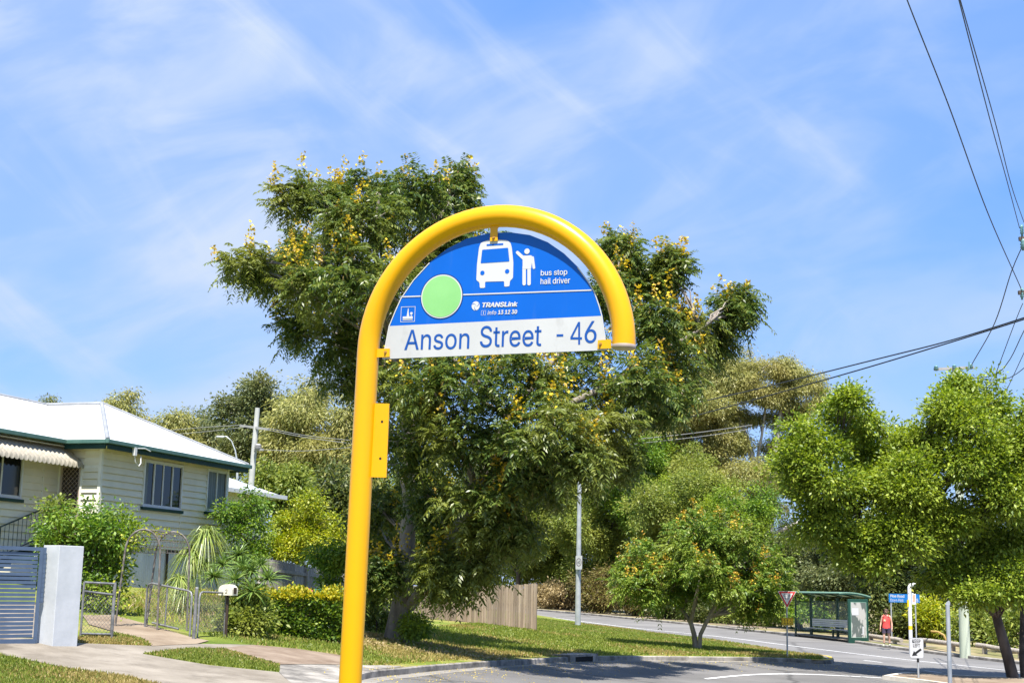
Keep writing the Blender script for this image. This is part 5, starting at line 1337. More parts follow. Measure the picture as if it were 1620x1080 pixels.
# give way
q = G(1246, 1039, KERB); k = pxm(q.y); ht = (1039-939)/k
gw = thing('give_way_sign', 'red and white triangular give way sign on a thin post with yellow plate', 'road sign', tuple(q), facing(q, 22))
mb = MB(); mb.tube([(0, .02, -.2), (0, .02, ht-.1)], .028, 10); mb.part('post', M_post, gw)
s = .62; hh_ = s*.866
def tri(sc, cx_=0, dz=0): return [(-s/2*sc, ht+dz-(1-sc)*hh_/3), (s/2*sc, ht+dz-(1-sc)*hh_/3), (0, ht-hh_*2/3*sc-hh_/3)]
mb = MB(); mb.prism(rounded(tri(1.06), .03), -.014, -.006); pn = mb.part('sign_face', M_sgw, gw)
mb = MB(); flat(mb, rounded(tri(.99), .025), -.0155); mb.part('red_border', M_red, pn)
mb = MB(); flat(mb, rounded(tri(.70), .015), -.017); mb.part('white_field', M_sgw, pn)
zc_ = ht-hh_*.2
mb = MB(); add_text(mb, 'GIVE', (-.125, .125, zc_-.055, zc_+.025), -.0185, bold=.008); add_text(mb, 'WAY', (-.085, .085, zc_-.155, zc_-.085), -.0185, bold=.008); mb.part('lettering', M_black, pn)
z9 = (1039-985)/k
mb = MB(); mb.b2(-.20, .22, -.016, -.008, z9-.12, z9+.13); yp = mb.part('number_plate', M_sy, gw)
mb = MB(); frame_box(mb, -.19, .21, z9-.11, z9+.12, .012, -.0175); add_text(mb, '116', (-.13, .15, z9-.075, z9+.085), -.0175, bold=.006); mb.part('lettering', M_black, yp)
# keep left on the median
q = G(1453, 1071, KERB); k = pxm(q.y); ht = (1071-1011)/k; wd = 21/k; hs2 = 31/k
kl = thing('keep_left_sign', 'small white keep left sign with black arrow on the median island', 'road sign', tuple(q), facing(q))
mb = MB(); mb.tube([(.0, .02, -.15), (.0, .02, ht-.05)], .03, 10); mb.part('post', M_post, kl)
def rrect(x0, x1, z0_, z1_, r): return rounded([(x0, z0_), (x1, z0_), (x1, z1_), (x0, z1_)], r, 5)
ox = -.03
mb = MB(); mb.prism(rrect(ox-wd/2, ox+wd/2, ht-hs2, ht, .06), -.014, -.006); pn = mb.part('sign_face', M_back, kl)
mb = MB(); flat(mb, rrect(ox-wd/2+.012, ox+wd/2-.012, ht-hs2+.012, ht-.012, .05), -.0155); mb.part('white_field', M_gwht, pn)
mb = MB(); add_text(mb, 'KEEP', (ox-.12, ox+.12, ht-.15, ht-.045), -.017, bold=.02); add_text(mb, 'LEFT', (ox-.10, ox+.10, ht-.28, ht-.175), -.017, bold=.02)
a_ = Vector((ox+.13, ht-.33)); e_ = Vector((ox-.14, ht-hs2+.065)); d_ = (e_-a_).normalized(); n_ = Vector((-d_.y, d_.x))
hd = e_-d_*.14
flat(mb, [tuple(p) for p in (a_+n_*.032, hd+n_*.032, hd+n_*.085, e_, hd-n_*.085, hd-n_*.032, a_-n_*.032)], -.017); mb.part('lettering', M_black, pn)
mb = MB(); mb.lathe([(.03, ht-hs2-.12), (.036, ht-hs2-.1), (.036, ht-hs2-.02), (.03, ht-hs2)], (0, .02, 0)); mb.part('collar', M_black, kl)
# bare post near the median
q = P(1503, 1080, 32); q.z = hz(q.x, q.y); ht = P(1505, 951, 32).z-q.z
bp_ = thing('bare_post', 'plain bare grey metal post between the keep left sign and the leaning tree', 'post', tuple(q))
mb = MB(); mb.tube([(0, 0, -.2), (0, 0, ht-.07)], .047, 14); mb.part('shaft', M_post, bp_)
mb = MB(); mb.prism([(-.05, ht-.075), (.05, ht-.075), (.05, ht-.02), (.03, ht+.02), (-.02, ht-.02)], -.03, .03); mb.part('cap', M_post, bp_)
# white hooped bus stop pole
q = G(1445, 1030, KERB); k = pxm(q.y); ht = (1030-928)/k
bs = thing('bus_stop_pole', 'white hooped bus stop pole with small timetable panel behind the keep left sign', 'bus stop sign', tuple(q), facing(q))
mb = MB(); r_ = .17; mb.tube([(-.1, 0, -.2), (-.1, 0, ht-r_)]+[(-.1+r_-r_*math.cos(rad(i*15)), 0, ht-r_+r_*math.sin(rad(i*15))) for i in range(1, 9)], .085, 14); pl_ = mb.part('hooped_pole', M_wp, bs)
mb = MB(); mb.tube([(-.1, 0, .95), (-.1, 0, 1.12)], .088, 14); mb.part('yellow_band', M_sy, pl_); mb = MB(); mb.tube([(-.17, -.06, 1.95), (-.17, -.06, 2.25)], .05, 8); mb.part('yellow_box', M_sy, pl_)
z0_ = ht-.8
mb = MB(); mb.b2(.0, .17, -.02, .02, z0_-.06, z0_+.44); pn = mb.part('timetable_panel', M_wp, bs)
mb = MB(); mb.b2(.03, .14, -.0235, -.0205, z0_+.05, z0_+.36); mb.part('red_print', mat('faded_red', (.55, .22, .15), (.65, .42, .3), 8, .6), pn)
mb = MB(); mb.tube([(.14, .03, -.1), (.14, .03, z0_+.3)], .03, 8); mb.part('stay_post', M_post, bs)
# street name sign
q = G(1411, 1013, KERB); q = P(1411, 1012, 73); q.z = hz(q.x, q.y)+KERB; k = pxm(73); 
sn_ = thing('street_name_sign', 'long blue street name sign with white lettering behind the man', 'road sign', tuple(q), facing(q))
zt_ = P(1411, 938.5, 73).z-q.z; zb_ = P(1411, 952, 73).z-q.z
mb = MB(); mb.tube([(0, .03, -.2), (0, .03, zt_)], .035, 10); mb.part('post', M_post, sn_)
mb = MB(); mb.b2(-.1, 1.40, -.02, .0, zb_, zt_); pn = mb.part('sign_face', mat('street_sign_blue', (.006, .12, .38), (.01, .16, .45), 5, .4), sn_)
mb = MB(); zm = (zt_+zb_)/2; add_text(mb, 'Pine Road', (-.02, .66, zm+.03, zt_-.04), -.0215, bold=.02); add_text(mb, 'Down Park', (-.02, .62, zb_+.04, zm-.03), -.0215); add_text(mb, '1', (.82, .86, zb_+.04, zm-.02), -.0215, bold=.02); add_text(mb, '5', (1.24, 1.33, zb_+.03, zm-.01), -.0215, bold=.02); mb.part('lettering', M_gwht, pn)
# street lamp with speed sign
q = G(914, 990, KERB); k = pxm(q.y); 
sl2_ = thing('street_lamp', 'tall slim grey street lamp pole on the grass by the main road', 'street lamp', tuple(q))
ht = 8.6; mb = MB(); mb.tube([(0, 0, -.3), (0, 0, ht)], [.145, .085], 14); mb.b2(-.16, .16, -.16, .16, -.05, .02); mb.part('pole', M_post, sl2_)
mb = MB(); mb.tube([(0, 0, ht-.02), (.2, .05, ht+.35), (.9, .2, ht+.6), (1.8, .4, ht+.62)], [.05, .045, .04, .035], 8); ao = mb.part('arm', M_post, sl2_)
mb = MB(); mb.b2(1.7, 2.3, .32, .58, ht+.57, ht+.68); mb.part('lamp_head', M_back, ao, bevel=.03)
sp_ = thing('speed_sign', 'small white speed limit sign with red ring strapped to the street lamp pole', 'road sign', tuple(q+Vector((.0, 0, (990-903)/k))), facing(q, -48))
w_, h_ = .46, .66
mb = MB(); mb.prism(rrect(.0, w_, 0, h_, .04), -.19, -.18); pn = mb.part('sign_face', M_gwht, sp_)
def ring(mb, cx_, cz_, r0, r1, y, n=36):
    a, b = disc(cx_, cz_, r0, n), disc(cx_, cz_, r1, n)
    for i in range(n): j = (i+1) % n; mb.add([(a[i][0], y, a[i][1]), (a[j][0], y, a[j][1]), (b[j][0], y, b[j][1]), (b[i][0], y, b[i][1])], [(0, 1, 2, 3)])
mb = MB(); ring(mb, w_/2, h_*.52, .155, .20, -.1915); mb.part('ring', mat('ring_dull', (.16, .13, .15), None, rough=.5), pn)
mb = MB(); add_text(mb, '60', (w_/2-.10, w_/2+.10, h_*.52-.085, h_*.52+.085), -.1915, bold=.02); mb.part('lettering', M_black, pn)
mb = MB(); mb.b2(.02, .2, -.185, -.14, h_*.5, h_*.56); mb.part('strap', M_post, sp_)

# ------------------------------------------------------------------ bus shelter
M_sg = mat('shelter_green', (.010, .048, .034), (.016, .062, .045), 3, .35)
M_sgl = mat('shelter_green_pale', (.16, .30, .22), (.22, .36, .28), 3, .35)
M_alum = mat('slat_alloy', (.50, .52, .56), (.6, .62, .65), 4, .35, metal=.3)
so_ = G(1344, 1012.5, KERB); xd = Vector((dk.x, dk.y, 0)).normalized(); ang = math.atan2(xd.y, xd.x)
Mx = Matrix.Translation(so_) @ Matrix.Rotation(ang, 4, 'Z'); MI = Mx.inverted()
yd = Mx.to_3x3() @ Vector((0, 1, 0)); SGN = -1           # local -Y points away from the road
q = MI @ onplane(1258, 1003, so_, yd); SL = q.x
DP = (MI @ onplane(1371, 1008, so_, xd)).y; W_ = abs(DP); HT = (P(1345, 945, so_.y).z-so_.z)
sh = thing('bus_shelter', 'dark green bus shelter with curved roof, slatted bench and poster end panel', 'bus shelter', tuple(so_), ang)
def yy(v): return SGN*v
slope = (hz(*(tuple((Mx @ Vector((SL, 0, 0))).xy)))+KERB-so_.z)
fl = MB(); fl.add([(-.1, yy(-.1), .0), (SL+.1, yy(-.1), slope), (SL+.1, yy(W_+.2), slope), (-.1, yy(W_+.2), 0), (-.1, yy(-.1), .02), (SL+.1, yy(-.1), slope+.02), (SL+.1, yy(W_+.2), slope+.02), (-.1, yy(W_+.2), .02)], [(0, 1, 2, 3), (4, 5, 6, 7), (0, 1, 5, 4), (1, 2, 6, 5), (2, 3, 7, 6), (3, 0, 4, 7)])
fl.part('slab', M_conc, sh)
ps = MB()
for x in (.02, SL*.5, SL): ps.b2(x-.06, x+.06, yy(W_-.06), yy(W_+.06), -.2, HT-.02)
ps.b2(SL-.04, SL+.04, yy(0), yy(.08), -.2+slope, HT)
for z in (.30, HT-.25): ps.b2(0, SL, yy(W_-.03), yy(W_+.03), z, z+.06)
ps.b2(SL-.02, SL+.02, yy(.08), yy(W_-.06), .28, .34); ps.b2(SL-.02, SL+.02, yy(.08), yy(W_-.06), HT-.3, HT-.24)
for x in (SL*.25, SL*.75): ps.b2(x-.02, x+.02, yy(W_-.02), yy(W_+.02), .36, HT-.25)
ps.part('frame', M_sg, sh)
m, nt, b_, N_, L_n = newmat('shelter_glass'); b_.inputs['Base Color'].default_value = (.5, .6, .58, 1); b_.inputs['Roughness'].default_value = .05
tr_ = N_.new('ShaderNodeBsdfTransparent'); ms_ = N_.new('ShaderNodeMixShader'); ms_.inputs[0].default_value = .12; L_n.new(tr_.outputs[0], ms_.inputs[1]); L_n.new(b_.outputs[0], ms_.inputs[2]); L_n.new(ms_.outputs[0], N_['Material Output'].inputs['Surface'])
gl2 = MB(); gl2.b2(.06, SL-.06, yy(W_-.005), yy(W_+.005), .36, HT-.25); gl2.b2(SL-.005, SL+.005, yy(.08), yy(W_-.06), .34, HT-.3); gl2.part('glass', m, sh)
rf = MB(); n = 10; pr_ = []
for i in range(n+1): t = i/n; y = -.55+t*(W_+.82); pr_.append((yy(y), HT+.08+.16*math.sin(math.pi*(.25+t*.62))-.10*t*t))
rf.add([(x, p[0], p[1]+o) for x in (-.35, SL+.5) for o in (0, .05) for p in pr_], [])
k_ = n+1
fsx = []
for i in range(n): fsx += [(i, i+1, 2*k_+i+1, 2*k_+i), (k_+i, k_+i+1, 3*k_+i+1, 3*k_+i), (i, i+1, k_+i+1, k_+i), (2*k_+i, 2*k_+i+1, 3*k_+i+1, 3*k_+i)]
fsx += [(0, k_, 3*k_, 2*k_), (n, k_+n, 3*k_+n, 2*k_+n)]
rf = MB(); rf.add([(x, p[0], p[1]+o) for x in (-.02, SL+.6) for o in (0, .05) for p in pr_], fsx); ro = rf.part('roof', M_sgl, sh)
rb2 = MB()
for x in (.02, SL*.25, SL*.5, SL*.75, SL): 
    for i in range(n): rb2.bar((x, pr_[i][0], pr_[i][1]-.04), (x, pr_[i+1][0], pr_[i+1][1]-.04), .05, .06)
rb2.part('rafter', M_sg, ro)
be = MB()
for i in range(4): y = W_-.16-i*.11; be.b2(.25, SL-.35, yy(y), yy(y-.09), .46, .49)
bo = be.part('bench_seat', M_alum, sh)
be = MB()
for i in range(4): be.b2(.25, SL-.35, yy(W_-.10), yy(W_-.12), .58+i*.1, .66+i*.1)
be.part('bench_back', M_alum, sh)
be = MB()
for x in (.5, SL*.5, SL-.6): be.b2(x-.04, x+.04, yy(W_-.5), yy(W_-.1), .42, .455); be.b2(x-.04, x+.04, yy(W_-.32), yy(W_-.24), -.1, .42); be.b2(x-.025, x+.025, yy(W_-.085), yy(W_-.06), .42, 1.0)
be.part('bench_leg', M_sg, sh)
# poster case at the near end
pcs = MB(); pcs.b2(-.16, -.02, yy(-.12), yy(W_+.04), -.15, HT-.06); pco = pcs.part('poster_case', M_sg, sh, bevel=.02)
m, nt, b_, N_, L_n = newmat('poster_print'); b_.inputs['Roughness'].default_value = .25
tcn = N_.new('ShaderNodeTexCoord'); mpn = N_.new('ShaderNodeMapping'); mpn.inputs['Scale'].default_value = (1, 2.2, 1.0); nn_ = N_.new('ShaderNodeTexNoise'); nn_.inputs['Scale'].default_value = 1.3; nn_.inputs['Detail'].default_value = 2.5
L_n.new(tcn.outputs['Object'], mpn.inputs[0]); L_n.new(mpn.outputs[0], nn_.inputs[0]); rpn = N_.new('ShaderNodeValToRGB'); rpn.color_ramp.elements[0].position = .44; rpn.color_ramp.elements[0].color = (.10, .12, .11, 1); rpn.color_ramp.elements[1].position = .50; rpn.color_ramp.elements[1].color = (.40, .39, .36, 1)
L_n.new(nn_.outputs[0], rpn.inputs[0]); L_n.new(rpn.outputs[0], b_.inputs['Base Color'])
po = MB(); po.b2(-.172, -.161, yy(.02), yy(W_-.10), .16, HT-.22); po.part('poster', m, pco)
po = MB(); po.b2(-.178, -.1735, yy(.06), yy(W_*.45), HT-.85, HT-.5); po.part('poster_panel', M_gwht, pco)
po = MB(); po.b2(-.178, -.1735, yy(W_*.66), yy(W_*.74), .3, .7); po.b2(-.178, -.1735, yy(W_*.60), yy(W_*.66), .3, .34); po.part('poster_mark', M_gwht, pco)
po = MB()
for y0_, y1_, za, zb in ((.0, .02, .14, HT-.2), (W_-.10, W_-.08, .14, HT-.2)): po.b2(-.175, -.16, yy(y0_), yy(y1_), za, zb)
po.b2(-.175, -.16, yy(.02), yy(W_-.1), HT-.22, HT-.2); po.b2(-.175, -.16, yy(.02), yy(W_-.1), .14, .16); po.part('poster_rim', M_sgl, pco)

# ------------------------------------------------------------------ the man on the kerb
pq = G(1403, 1022.5, KERB+.01); s_ = (1022.5-964.5)/pxm(pq.y)/1.78
man = thing('person', 'man in a red singlet and dark shorts standing on the far kerb', 'person', tuple(pq), facing(pq, -8)); man.scale = (s_, s_, s_)
M_skin = mat('skin', (.52, .30, .20), (.60, .37, .26), 6, .55); M_hair = mat('hair', (.05, .03, .02), (.10, .06, .035), 20, .7)
bm = bmesh.new(); sk = bm.verts.layers.skin.verify(); VV = {}
def nv(n, co_, r, par=None, root=False):
    v = bm.verts.new(co_); r = r if isinstance(r, tuple) else (r, r); v[sk].radius = r; v[sk].use_root = root; VV[n] = v
    if par: bm.edges.new((VV[par], v))
nv('pel', (0, 0, .95), (.135, .10), None, True); nv('wai', (0, .0, 1.1), (.125, .09), 'pel'); nv('che', (0, .01, 1.28), (.15, .10), 'wai'); nv('top', (0, .02, 1.41), (.12, .075), 'che'); nv('nek', (0, 0, 1.52), .052, 'top'); nv('jaw', (.005, -.045, 1.59), (.06, .065), 'nek'); nv('hea', (.005, -.03, 1.68), (.075, .088), 'jaw'); nv('cro', (.005, -.01, 1.735), (.05, .06), 'hea')
for sd, n in ((-1, 'r'), (1, 'l')):
    nv('sh'+n, (sd*.175, .02, 1.43), .058, 'top'); nv('ua'+n, (sd*.215, .03, 1.28), .047, 'sh'+n); nv('el'+n, (sd*.25, .035, 1.13), .038, 'ua'+n); nv('fa'+n, (sd*.265, .0, 1.02), .036, 'el'+n); nv('wr'+n, (sd*.275, -.04, .89), (.028, .022), 'fa'+n); nv('pa'+n, (sd*.275, -.06, .83), (.038, .018), 'wr'+n)
    for i, (fx, ln) in enumerate(((-.030, .075), (-.010, .088), (.010, .082), (.028, .062))):
        a = 'f%d%s' % (i, n); nv(a, (sd*.275+fx*.4, -.062+fx, .795), .0105, 'pa'+n); nv(a+'b', (sd*.272+fx*.4, -.068+fx, .795-ln*.5), .009, a); nv(a+'c', (sd*.262+fx*.4, -.066+fx, .795-ln), .007, a+'b')
    nv('t'+n, (sd*.262, -.098, .835), .011, 'pa'+n); nv('t2'+n, (sd*.258, -.112, .80), .009, 't'+n)
    st_ = -.06 if n == 'r' else .07
    nv('hi'+n, (sd*.095, 0, .87), .098, 'pel'); nv('th'+n, (sd*.105, st_*.35-.02, .68), .080, 'hi'+n); nv('kn'+n, (sd*.11, st_*.7-.03, .49), .056, 'th'+n); nv('ca'+n, (sd*.115, st_+.01, .34), .055, 'kn'+n); nv('an'+n, (sd*.12, st_+.03, .10), .036, 'ca'+n); nv('fo'+n, (sd*.13, st_-.10, .045), (.042, .032), 'an'+n)
me = bpy.data.meshes.new('body'); bm.to_mesh(me); bm.free(); me.materials.append(M_skin)
bo_ = part('body', me, man); bo_.modifiers.new('skin', 'SKIN').use_smooth_shade = True; bo_.modifiers.new('sub', 'SUBSURF').render_levels = 2
def loft(rings, seg=20):
    mb = MB(); vs = []
    for (cx_, cy_, z, rx, ry) in rings:
        for k in range(seg): t = 2*math.pi*k/seg; vs.append((cx_+rx*math.cos(t), cy_+ry*math.sin(t), z))
    mb.add(vs, [(i*seg+k, i*seg+(k+1) % seg, (i+1)*seg+(k+1) % seg, (i+1)*seg+k) for i in range(len(rings)-1) for k in range(seg)], True); return mb
mb = loft([(0, 0, .86, .195, .15), (0, 0, .95, .188, .145), (0, 0, 1.08, .172, .13), (0, .01, 1.22, .18, .135), (0, .01, 1.33, .178, .13), (0, .015, 1.40, .15, .11), (0, .015, 1.455, .12, .085)])
for sd in (-1, 1): mb.tube([(sd*.11, -.085, 1.40), (sd*.115, 0.01, 1.485), (sd*.11, .10, 1.40)], .026, 8)
sing = mb.part('singlet', mat('singlet_red', (.62, .05, .045), (.68, .08, .07), 8, .8), man)
mb = MB(); 
for a0_ in range(5):
    t = rad(90+72*a0_); mb.add([(-.05, -.142, 1.24), (-.05+.03*math.cos(t-.6), -.142, 1.24+.03*math.sin(t-.6)), (-.05+.085*math.cos(t), -.138, 1.24+.085*math.sin(t)), (-.05+.03*math.cos(t+.6), -.142, 1.24+.03*math.sin(t+.6))], [(0, 1, 2, 3)])
mb.part('emblem', mat('emblem_cream', (.75, .6, .4), None, rough=.8), sing)
mb = loft([(0, 0, .98, .178, .135), (0, 0, .9, .19, .145), (0, 0, .82, .195, .145)])
for sd, st_ in ((-1, -.06), (1, .07)):
    l = loft([(sd*.095, 0, .88, .115, .13), (sd*.10, st_*.2-.01, .76, .108, .115), (sd*.105, st_*.35-.02, .64, .103, .108)]); mb.add(l.v, l.f, True)
mb.part('shorts', mat('shorts_dark', (.03, .025, .05), (.07, .05, .08), 8, .8), man)
for sd, st_ in ((-1, -.06), (1, .07)):
    mb = MB(Matrix.Translation((sd*.128, st_-.04, .05))); mb.add([], []); mb.box((0, 0, .012), (.095, .28, .075)); mb.box((0, .07, .06), (.08, .12, .06))
    o = mb.part('shoe', mat('shoe_pale', (.62, .66, .5), (.1, .1, .09), 9, .7), man, bevel=.025)
    mb = loft([(sd*.12, st_+.03, .10, .047, .05), (sd*.12, st_+.03, .17, .045, .048)], 14); mb.part('sock', M_black, man)
mb = MB(); mb.lathe([(.0, 1.785), (.05, 1.775), (.085, 1.74), (.098, 1.69), (.094, 1.65)], (.005, -.01, 0), 18)
mb.lathe([(.062, 1.605), (.07, 1.575), (.05, 1.54), (0, 1.535)], (.005, -.055, 0), 16); mb.part('hair', M_hair, man)
mb = MB(); mb.add([(.005, -.145, 1.655), (-.015, -.115, 1.645), (.025, -.115, 1.645), (.005, -.115, 1.69)], [(0, 1, 2), (0, 2, 3), (0, 3, 1)])
mb.lathe([(0, 1.67), (.018, 1.66), (.012, 1.625), (0, 1.62)], (-.085, -.01, 0), 8); mb.lathe([(0, 1.67), (.018, 1.66), (.012, 1.625), (0, 1.62)], (.095, -.01, 0), 8); mb.part('nose_and_ears', M_skin, man)
mb = MB()
for x in (-.025, .035): mb.lathe([(0, 1.687), (.011, 1.68), (.011, 1.674), (0, 1.667)], (x, -.112, 0), 8)
mb.b2(-.02, .03, -.122, -.112, 1.612, 1.618); mb.part('eyes_and_mouth', M_hair, man)

# ------------------------------------------------------------------ log rails, yellow pipe, power poles
M_log = mat('log_grey', (.22, .19, .16), (.38, .34, .29), 3, .9, bump=.5, bscale=14, stretch=(.4, 3, 3))
def lograil(label, a, b, za, zb, posts, r=.11):
    """za / zb are picture heights of the log at each end"""
    A, B = P(a[0], a[1], a[2]), P(b[0], b[1], b[2]); t = thing('log_rail', label, 'barrier', (A.x, A.y, hz(A.x, A.y)+KERB), 0, 'log rails along the park edge'); o = Vector(t.location)
    mb = MB(Matrix.Translation(-o)); pth = [A+(B-A)*(i/6)+Vector((0, 0, R.gauss(0, .008))) for i in range(7)]; mb.tube(pth, [r*R.uniform(.93, 1.05) for _ in pth], 12); mb.part('log', M_log, t)
    for f in posts:
        c = A+(B-A)*f+Vector((0, .05, 0)); g = hz(c.x, c.y)+KERB; mb = MB(Matrix.Translation(-o)); mb.tube([(c.x, c.y, g-.2), (c.x, c.y, c.z-.05)], .12, 12); mb.part('post', M_log, t)
lograil('grey log rail behind the man between shelter and blue sign pole', (1372, 1005, 74), (1426, 1012, 70.5), 0, 0, (.12, .82))
lograil('dark log rail between the keep left sign and the pale green pole', (1455, 1011.5, 70), (1522, 1020, 66), 0, 0, (.1, .8))
lograil('pale log rail right of the pale green pole, behind the leaning trunk', (1546, 1020, 66), (1640, 1034, 61), 0, 0, (.14, .75))
q = P(1495, 1023, 72); q.z = hz(q.x, q.y)+KERB
mb = MB(Matrix.Translation(-q)); a1 = [P(1473, 998, 72.5), P(1484, 999, 72.3), P(1493, 1004, 72), P(1497, 1012, 72), P(1497, 1026, 72)]; mb.tube(a1, .06, 10); mb.top('bent_pipe', mat('pipe_yellow', (.26, .17, .04), (.34, .23, .07), 6, .5), 'curved yellow pipe standing behind the dark log rail', 'pipe', loc=tuple(q))

M_pole = mat('timber_pole', (.33, .38, .29), (.46, .50, .40), 1.5, .85, bump=.3, bscale=10, stretch=(2, 2, .2))
M_cream = mat('cross_arm_pale', (.26, .26, .25), (.36, .35, .33), 2, .7)
M_ins = mat('insulator', (.10, .22, .22), (.16, .3, .3), 5, .2)
def insul(mb, p, r=.07, h=.22):
    mb.lathe([(0, 0), (r*.5, 0), (r*.5, h*.2), (r, h*.25), (r*.6, h*.4), (r, h*.5), (r*.6, h*.65), (r*.9, h*.75), (r*.4, h), (0, h)], p, 10)
# pale green pole on the far kerb; its head shows above the trees
q = G(1527, 1036, KERB); Yq = q.y; k = pxm(Yq); tpt = P(1511, 583, Yq)
gp_ = thing('power_pole', 'pale green timber power pole whose wide foot stands on the far kerb', 'power pole', tuple(q))
mb = MB(Matrix.Translation(-q)); mb.tube([q+Vector((0, 0, -.3)), q+(tpt-q)*.15, tpt], [.235, .215, .14], 16); mb.part('shaft', M_pole, gp_)
mb = MB(Matrix.Translation(-q)); A, B = P(1478, 584, Yq-.3), P(1540, 581, Yq+.3); mb.bar(A, B, .10, .12); ca = mb.part('cross_arm', M_cream, gp_)
for f in (.04, .5, .92):
    mb = MB(Matrix.Translation(-q)); p_ = A+(B-A)*f+Vector((0, -.05, -.08)); insul(mb, p_, .12, .24); mb.part('insulator', M_ins, ca)
mb = MB(Matrix.Translation(-q)); mb.tube([P(1533, 583, Yq), P(1533, 572, Yq)], .04, 6); mb.part('pin', M_ins, ca)
# left pole behind the houses
Yl = 66; q = P(394, 900, Yl); q.z = hz(q.x, q.y); tpt = P(407.5, 645, Yl); q.x = P(392, 900, Yl).x
lp = thing('power_pole', 'pale grey concrete power pole behind the neighbouring grey roof', 'power pole', tuple(q))
mb = MB(Matrix.Translation(-q)); d_ = P(394, 860, Yl)-tpt; mb.tube([q+Vector((0, 0, -.3)), P(397, 770, Yl), tpt], [.17, .14, .11], 14); mb.part('shaft', mat('pole_concrete', (.36, .37, .34), (.46, .46, .43), 2, .8), lp)
mb = MB(Matrix.Translation(-q)); A, B = P(381, 673, Yl+.8), P(425, 679, Yl-.8); mb.bar(A, B, .09, .10); ca = mb.part('cross_arm', M_cream, lp)
mb = MB(Matrix.Translation(-q)); insul(mb, P(408, 712, Yl-.3), .2, .3); mb.bar(P(400, 711, Yl), P(416, 711, Yl-.5), .1, .1); mb.part('bracket', M_cream, lp)
q2 = P(377, 760, Yl+6); q2.z = hz(q2.x, q2.y)
ll = thing('street_lamp', 'curved street lamp head showing left of the grey concrete power pole', 'street lamp', tuple(q2))
mb = MB(Matrix.Translation(-q2)); pt_ = [q2+Vector((0, 0, -.2)), P(376, 735, Yl+6), P(372, 712, Yl+6), P(366, 697, Yl+6), P(358, 690, Yl+6), P(351, 691, Yl+6)]; mb.tube(pt_, [.08, .06, .035, .03, .03, .03], 8); mb.part('pole', M_post, ll)
mb = MB(Matrix.Translation(-q2)); c = P(349, 691, Yl+6); mb.box(c, (.42, .25, .12)); mb.part('lamp_head', M_post, ll, bevel=.05)
# near pole just outside the right edge; its fittings reach into view
Yn = 32; q = P(1648, 1000, Yn); q.z = hz(q.x, q.y); tpt = P(1636, 300, Yn)
npole = thing('power_pole', 'power pole whose insulators reach in at the right edge of the sky', 'power pole', tuple(q))
mb = MB(Matrix.Translation(-q)); mb.tube([q+Vector((0, 0, -.3)), tpt], [.19, .12], 14); mb.part('shaft', M_pole, npole)
mb = MB(Matrix.Translation(-q)); mb.bar(P(1611, 463, Yn), P(1665, 462, Yn), .07, .09); mb.part('cross_arm', M_barkd, npole)
mb = MB(Matrix.Translation(-q)); mb.bar(P(1612, 378, Yn), P(1668, 376, Yn), .07, .09); ca = mb.part('cross_arm', M_barkd, npole)
for a_ in ((1617, 374, .05), (1619, 396, .075), (1617, 474, .05)):
    mb = MB(Matrix.Translation(-q)); insul(mb, P(a_[0], a_[1], Yn), a_[2], .28); mb.part('insulator', M_ins, ca)
M_wire = mat('wire_black', (.012, .012, .014), None, rough=.5)
M_wire2 = mat('wire_grey', (.22, .22, .21), None, rough=.5)
def wire(label, pts, Y0, Y1, r, m=None, group='overhead wires', r1=None):
    pp_ = smooth_path(pts, 12); ln = [0]
    for i in range(1, len(pp_)): ln.append(ln[-1]+math.dist(pp_[i], pp_[i-1]))
    w3 = [P(p[0], p[1], 1/((1/Y0)*(1-l/ln[-1])+(1/Y1)*l/ln[-1])) for p, l in zip(pp_, ln)]; o = w3[0]
    mb = MB(Matrix.Translation(-o)); rs = [r+((r1 or r)-r)*l/ln[-1] for l in ln]; mb.tube(w3, rs, 6); return mb.top('power_line', m or M_wire, label, 'power line', group, loc=tuple(o))
wire('leftmost overhead wire, running down the sky to the lower insulator at the right edge', [(1617, 460), (1560, 330), (1500, 165), (1435, 0), (1404, -90)], 32, 12, .011, r1=.006)
wire('left strand of the close pair of wires running down to the upper insulators', [(1613, 361), (1590, 275), (1565, 185), (1517, 0), (1494, -90)], 32, 12, .009, r1=.006)
wire('right strand of the close pair of wires running down to the upper insulators', [(1620, 352), (1599, 290), (1572, 185), (1519, 0), (1495, -90)], 32, 12.5, .009, r1=.006)
wire('thin wire sloping from the upper insulator to the pole head above the right trees', [(1618, 388), (1600, 430), (1574, 510), (1537, 577)], 32, 56, .012, r1=.02)
wire('thin near-vertical wire at the far right dropping behind the right tree', [(1618, 480), (1606, 509), (1570, 605), (1555, 640)], 32, 60, .009, r1=.016)
wire('slack curved wire from the right edge to the pole head above the trees', [(1640, 490), (1620, 523), (1598, 568), (1576, 592), (1540, 598)], 34, 56, .012, r1=.018)
wire('lowest slack wire curving from the right edge toward the pole head', [(1640, 562), (1620, 582), (1598, 597), (1576, 601), (1542, 597)], 40, 56, .012, r1=.016)
wire('short steep wire at the extreme right behind the leafy tree', [(1634, 530), (1620, 558), (1589, 625), (1578, 650)], 34, 60, .010, r1=.014)
wire('upper of the two thick service cables crossing the right sky', [(1660, 488), (1620, 502.5), (1505, 538), (1383, 569), (1200, 614.5), (1080, 642)], 32, 60, .016, r1=.024)
wire('lower of the two thick service cables crossing the right sky', [(1660, 491), (1620, 505), (1505, 541), (1383, 578), (1261, 613), (1182, 635), (1037, 675), (985, 690)], 32, 64, .016, r1=.024)
wire('pale upper line crossing in front of the khaki gum crown', [(1190, 672), (1096, 685), (985, 697)], 80, 74, .02, M_wire2)
wire('pale lower line crossing in front of the khaki gum crown', [(1190, 678), (1110, 690), (985, 704)], 80, 74, .018, M_wire2)
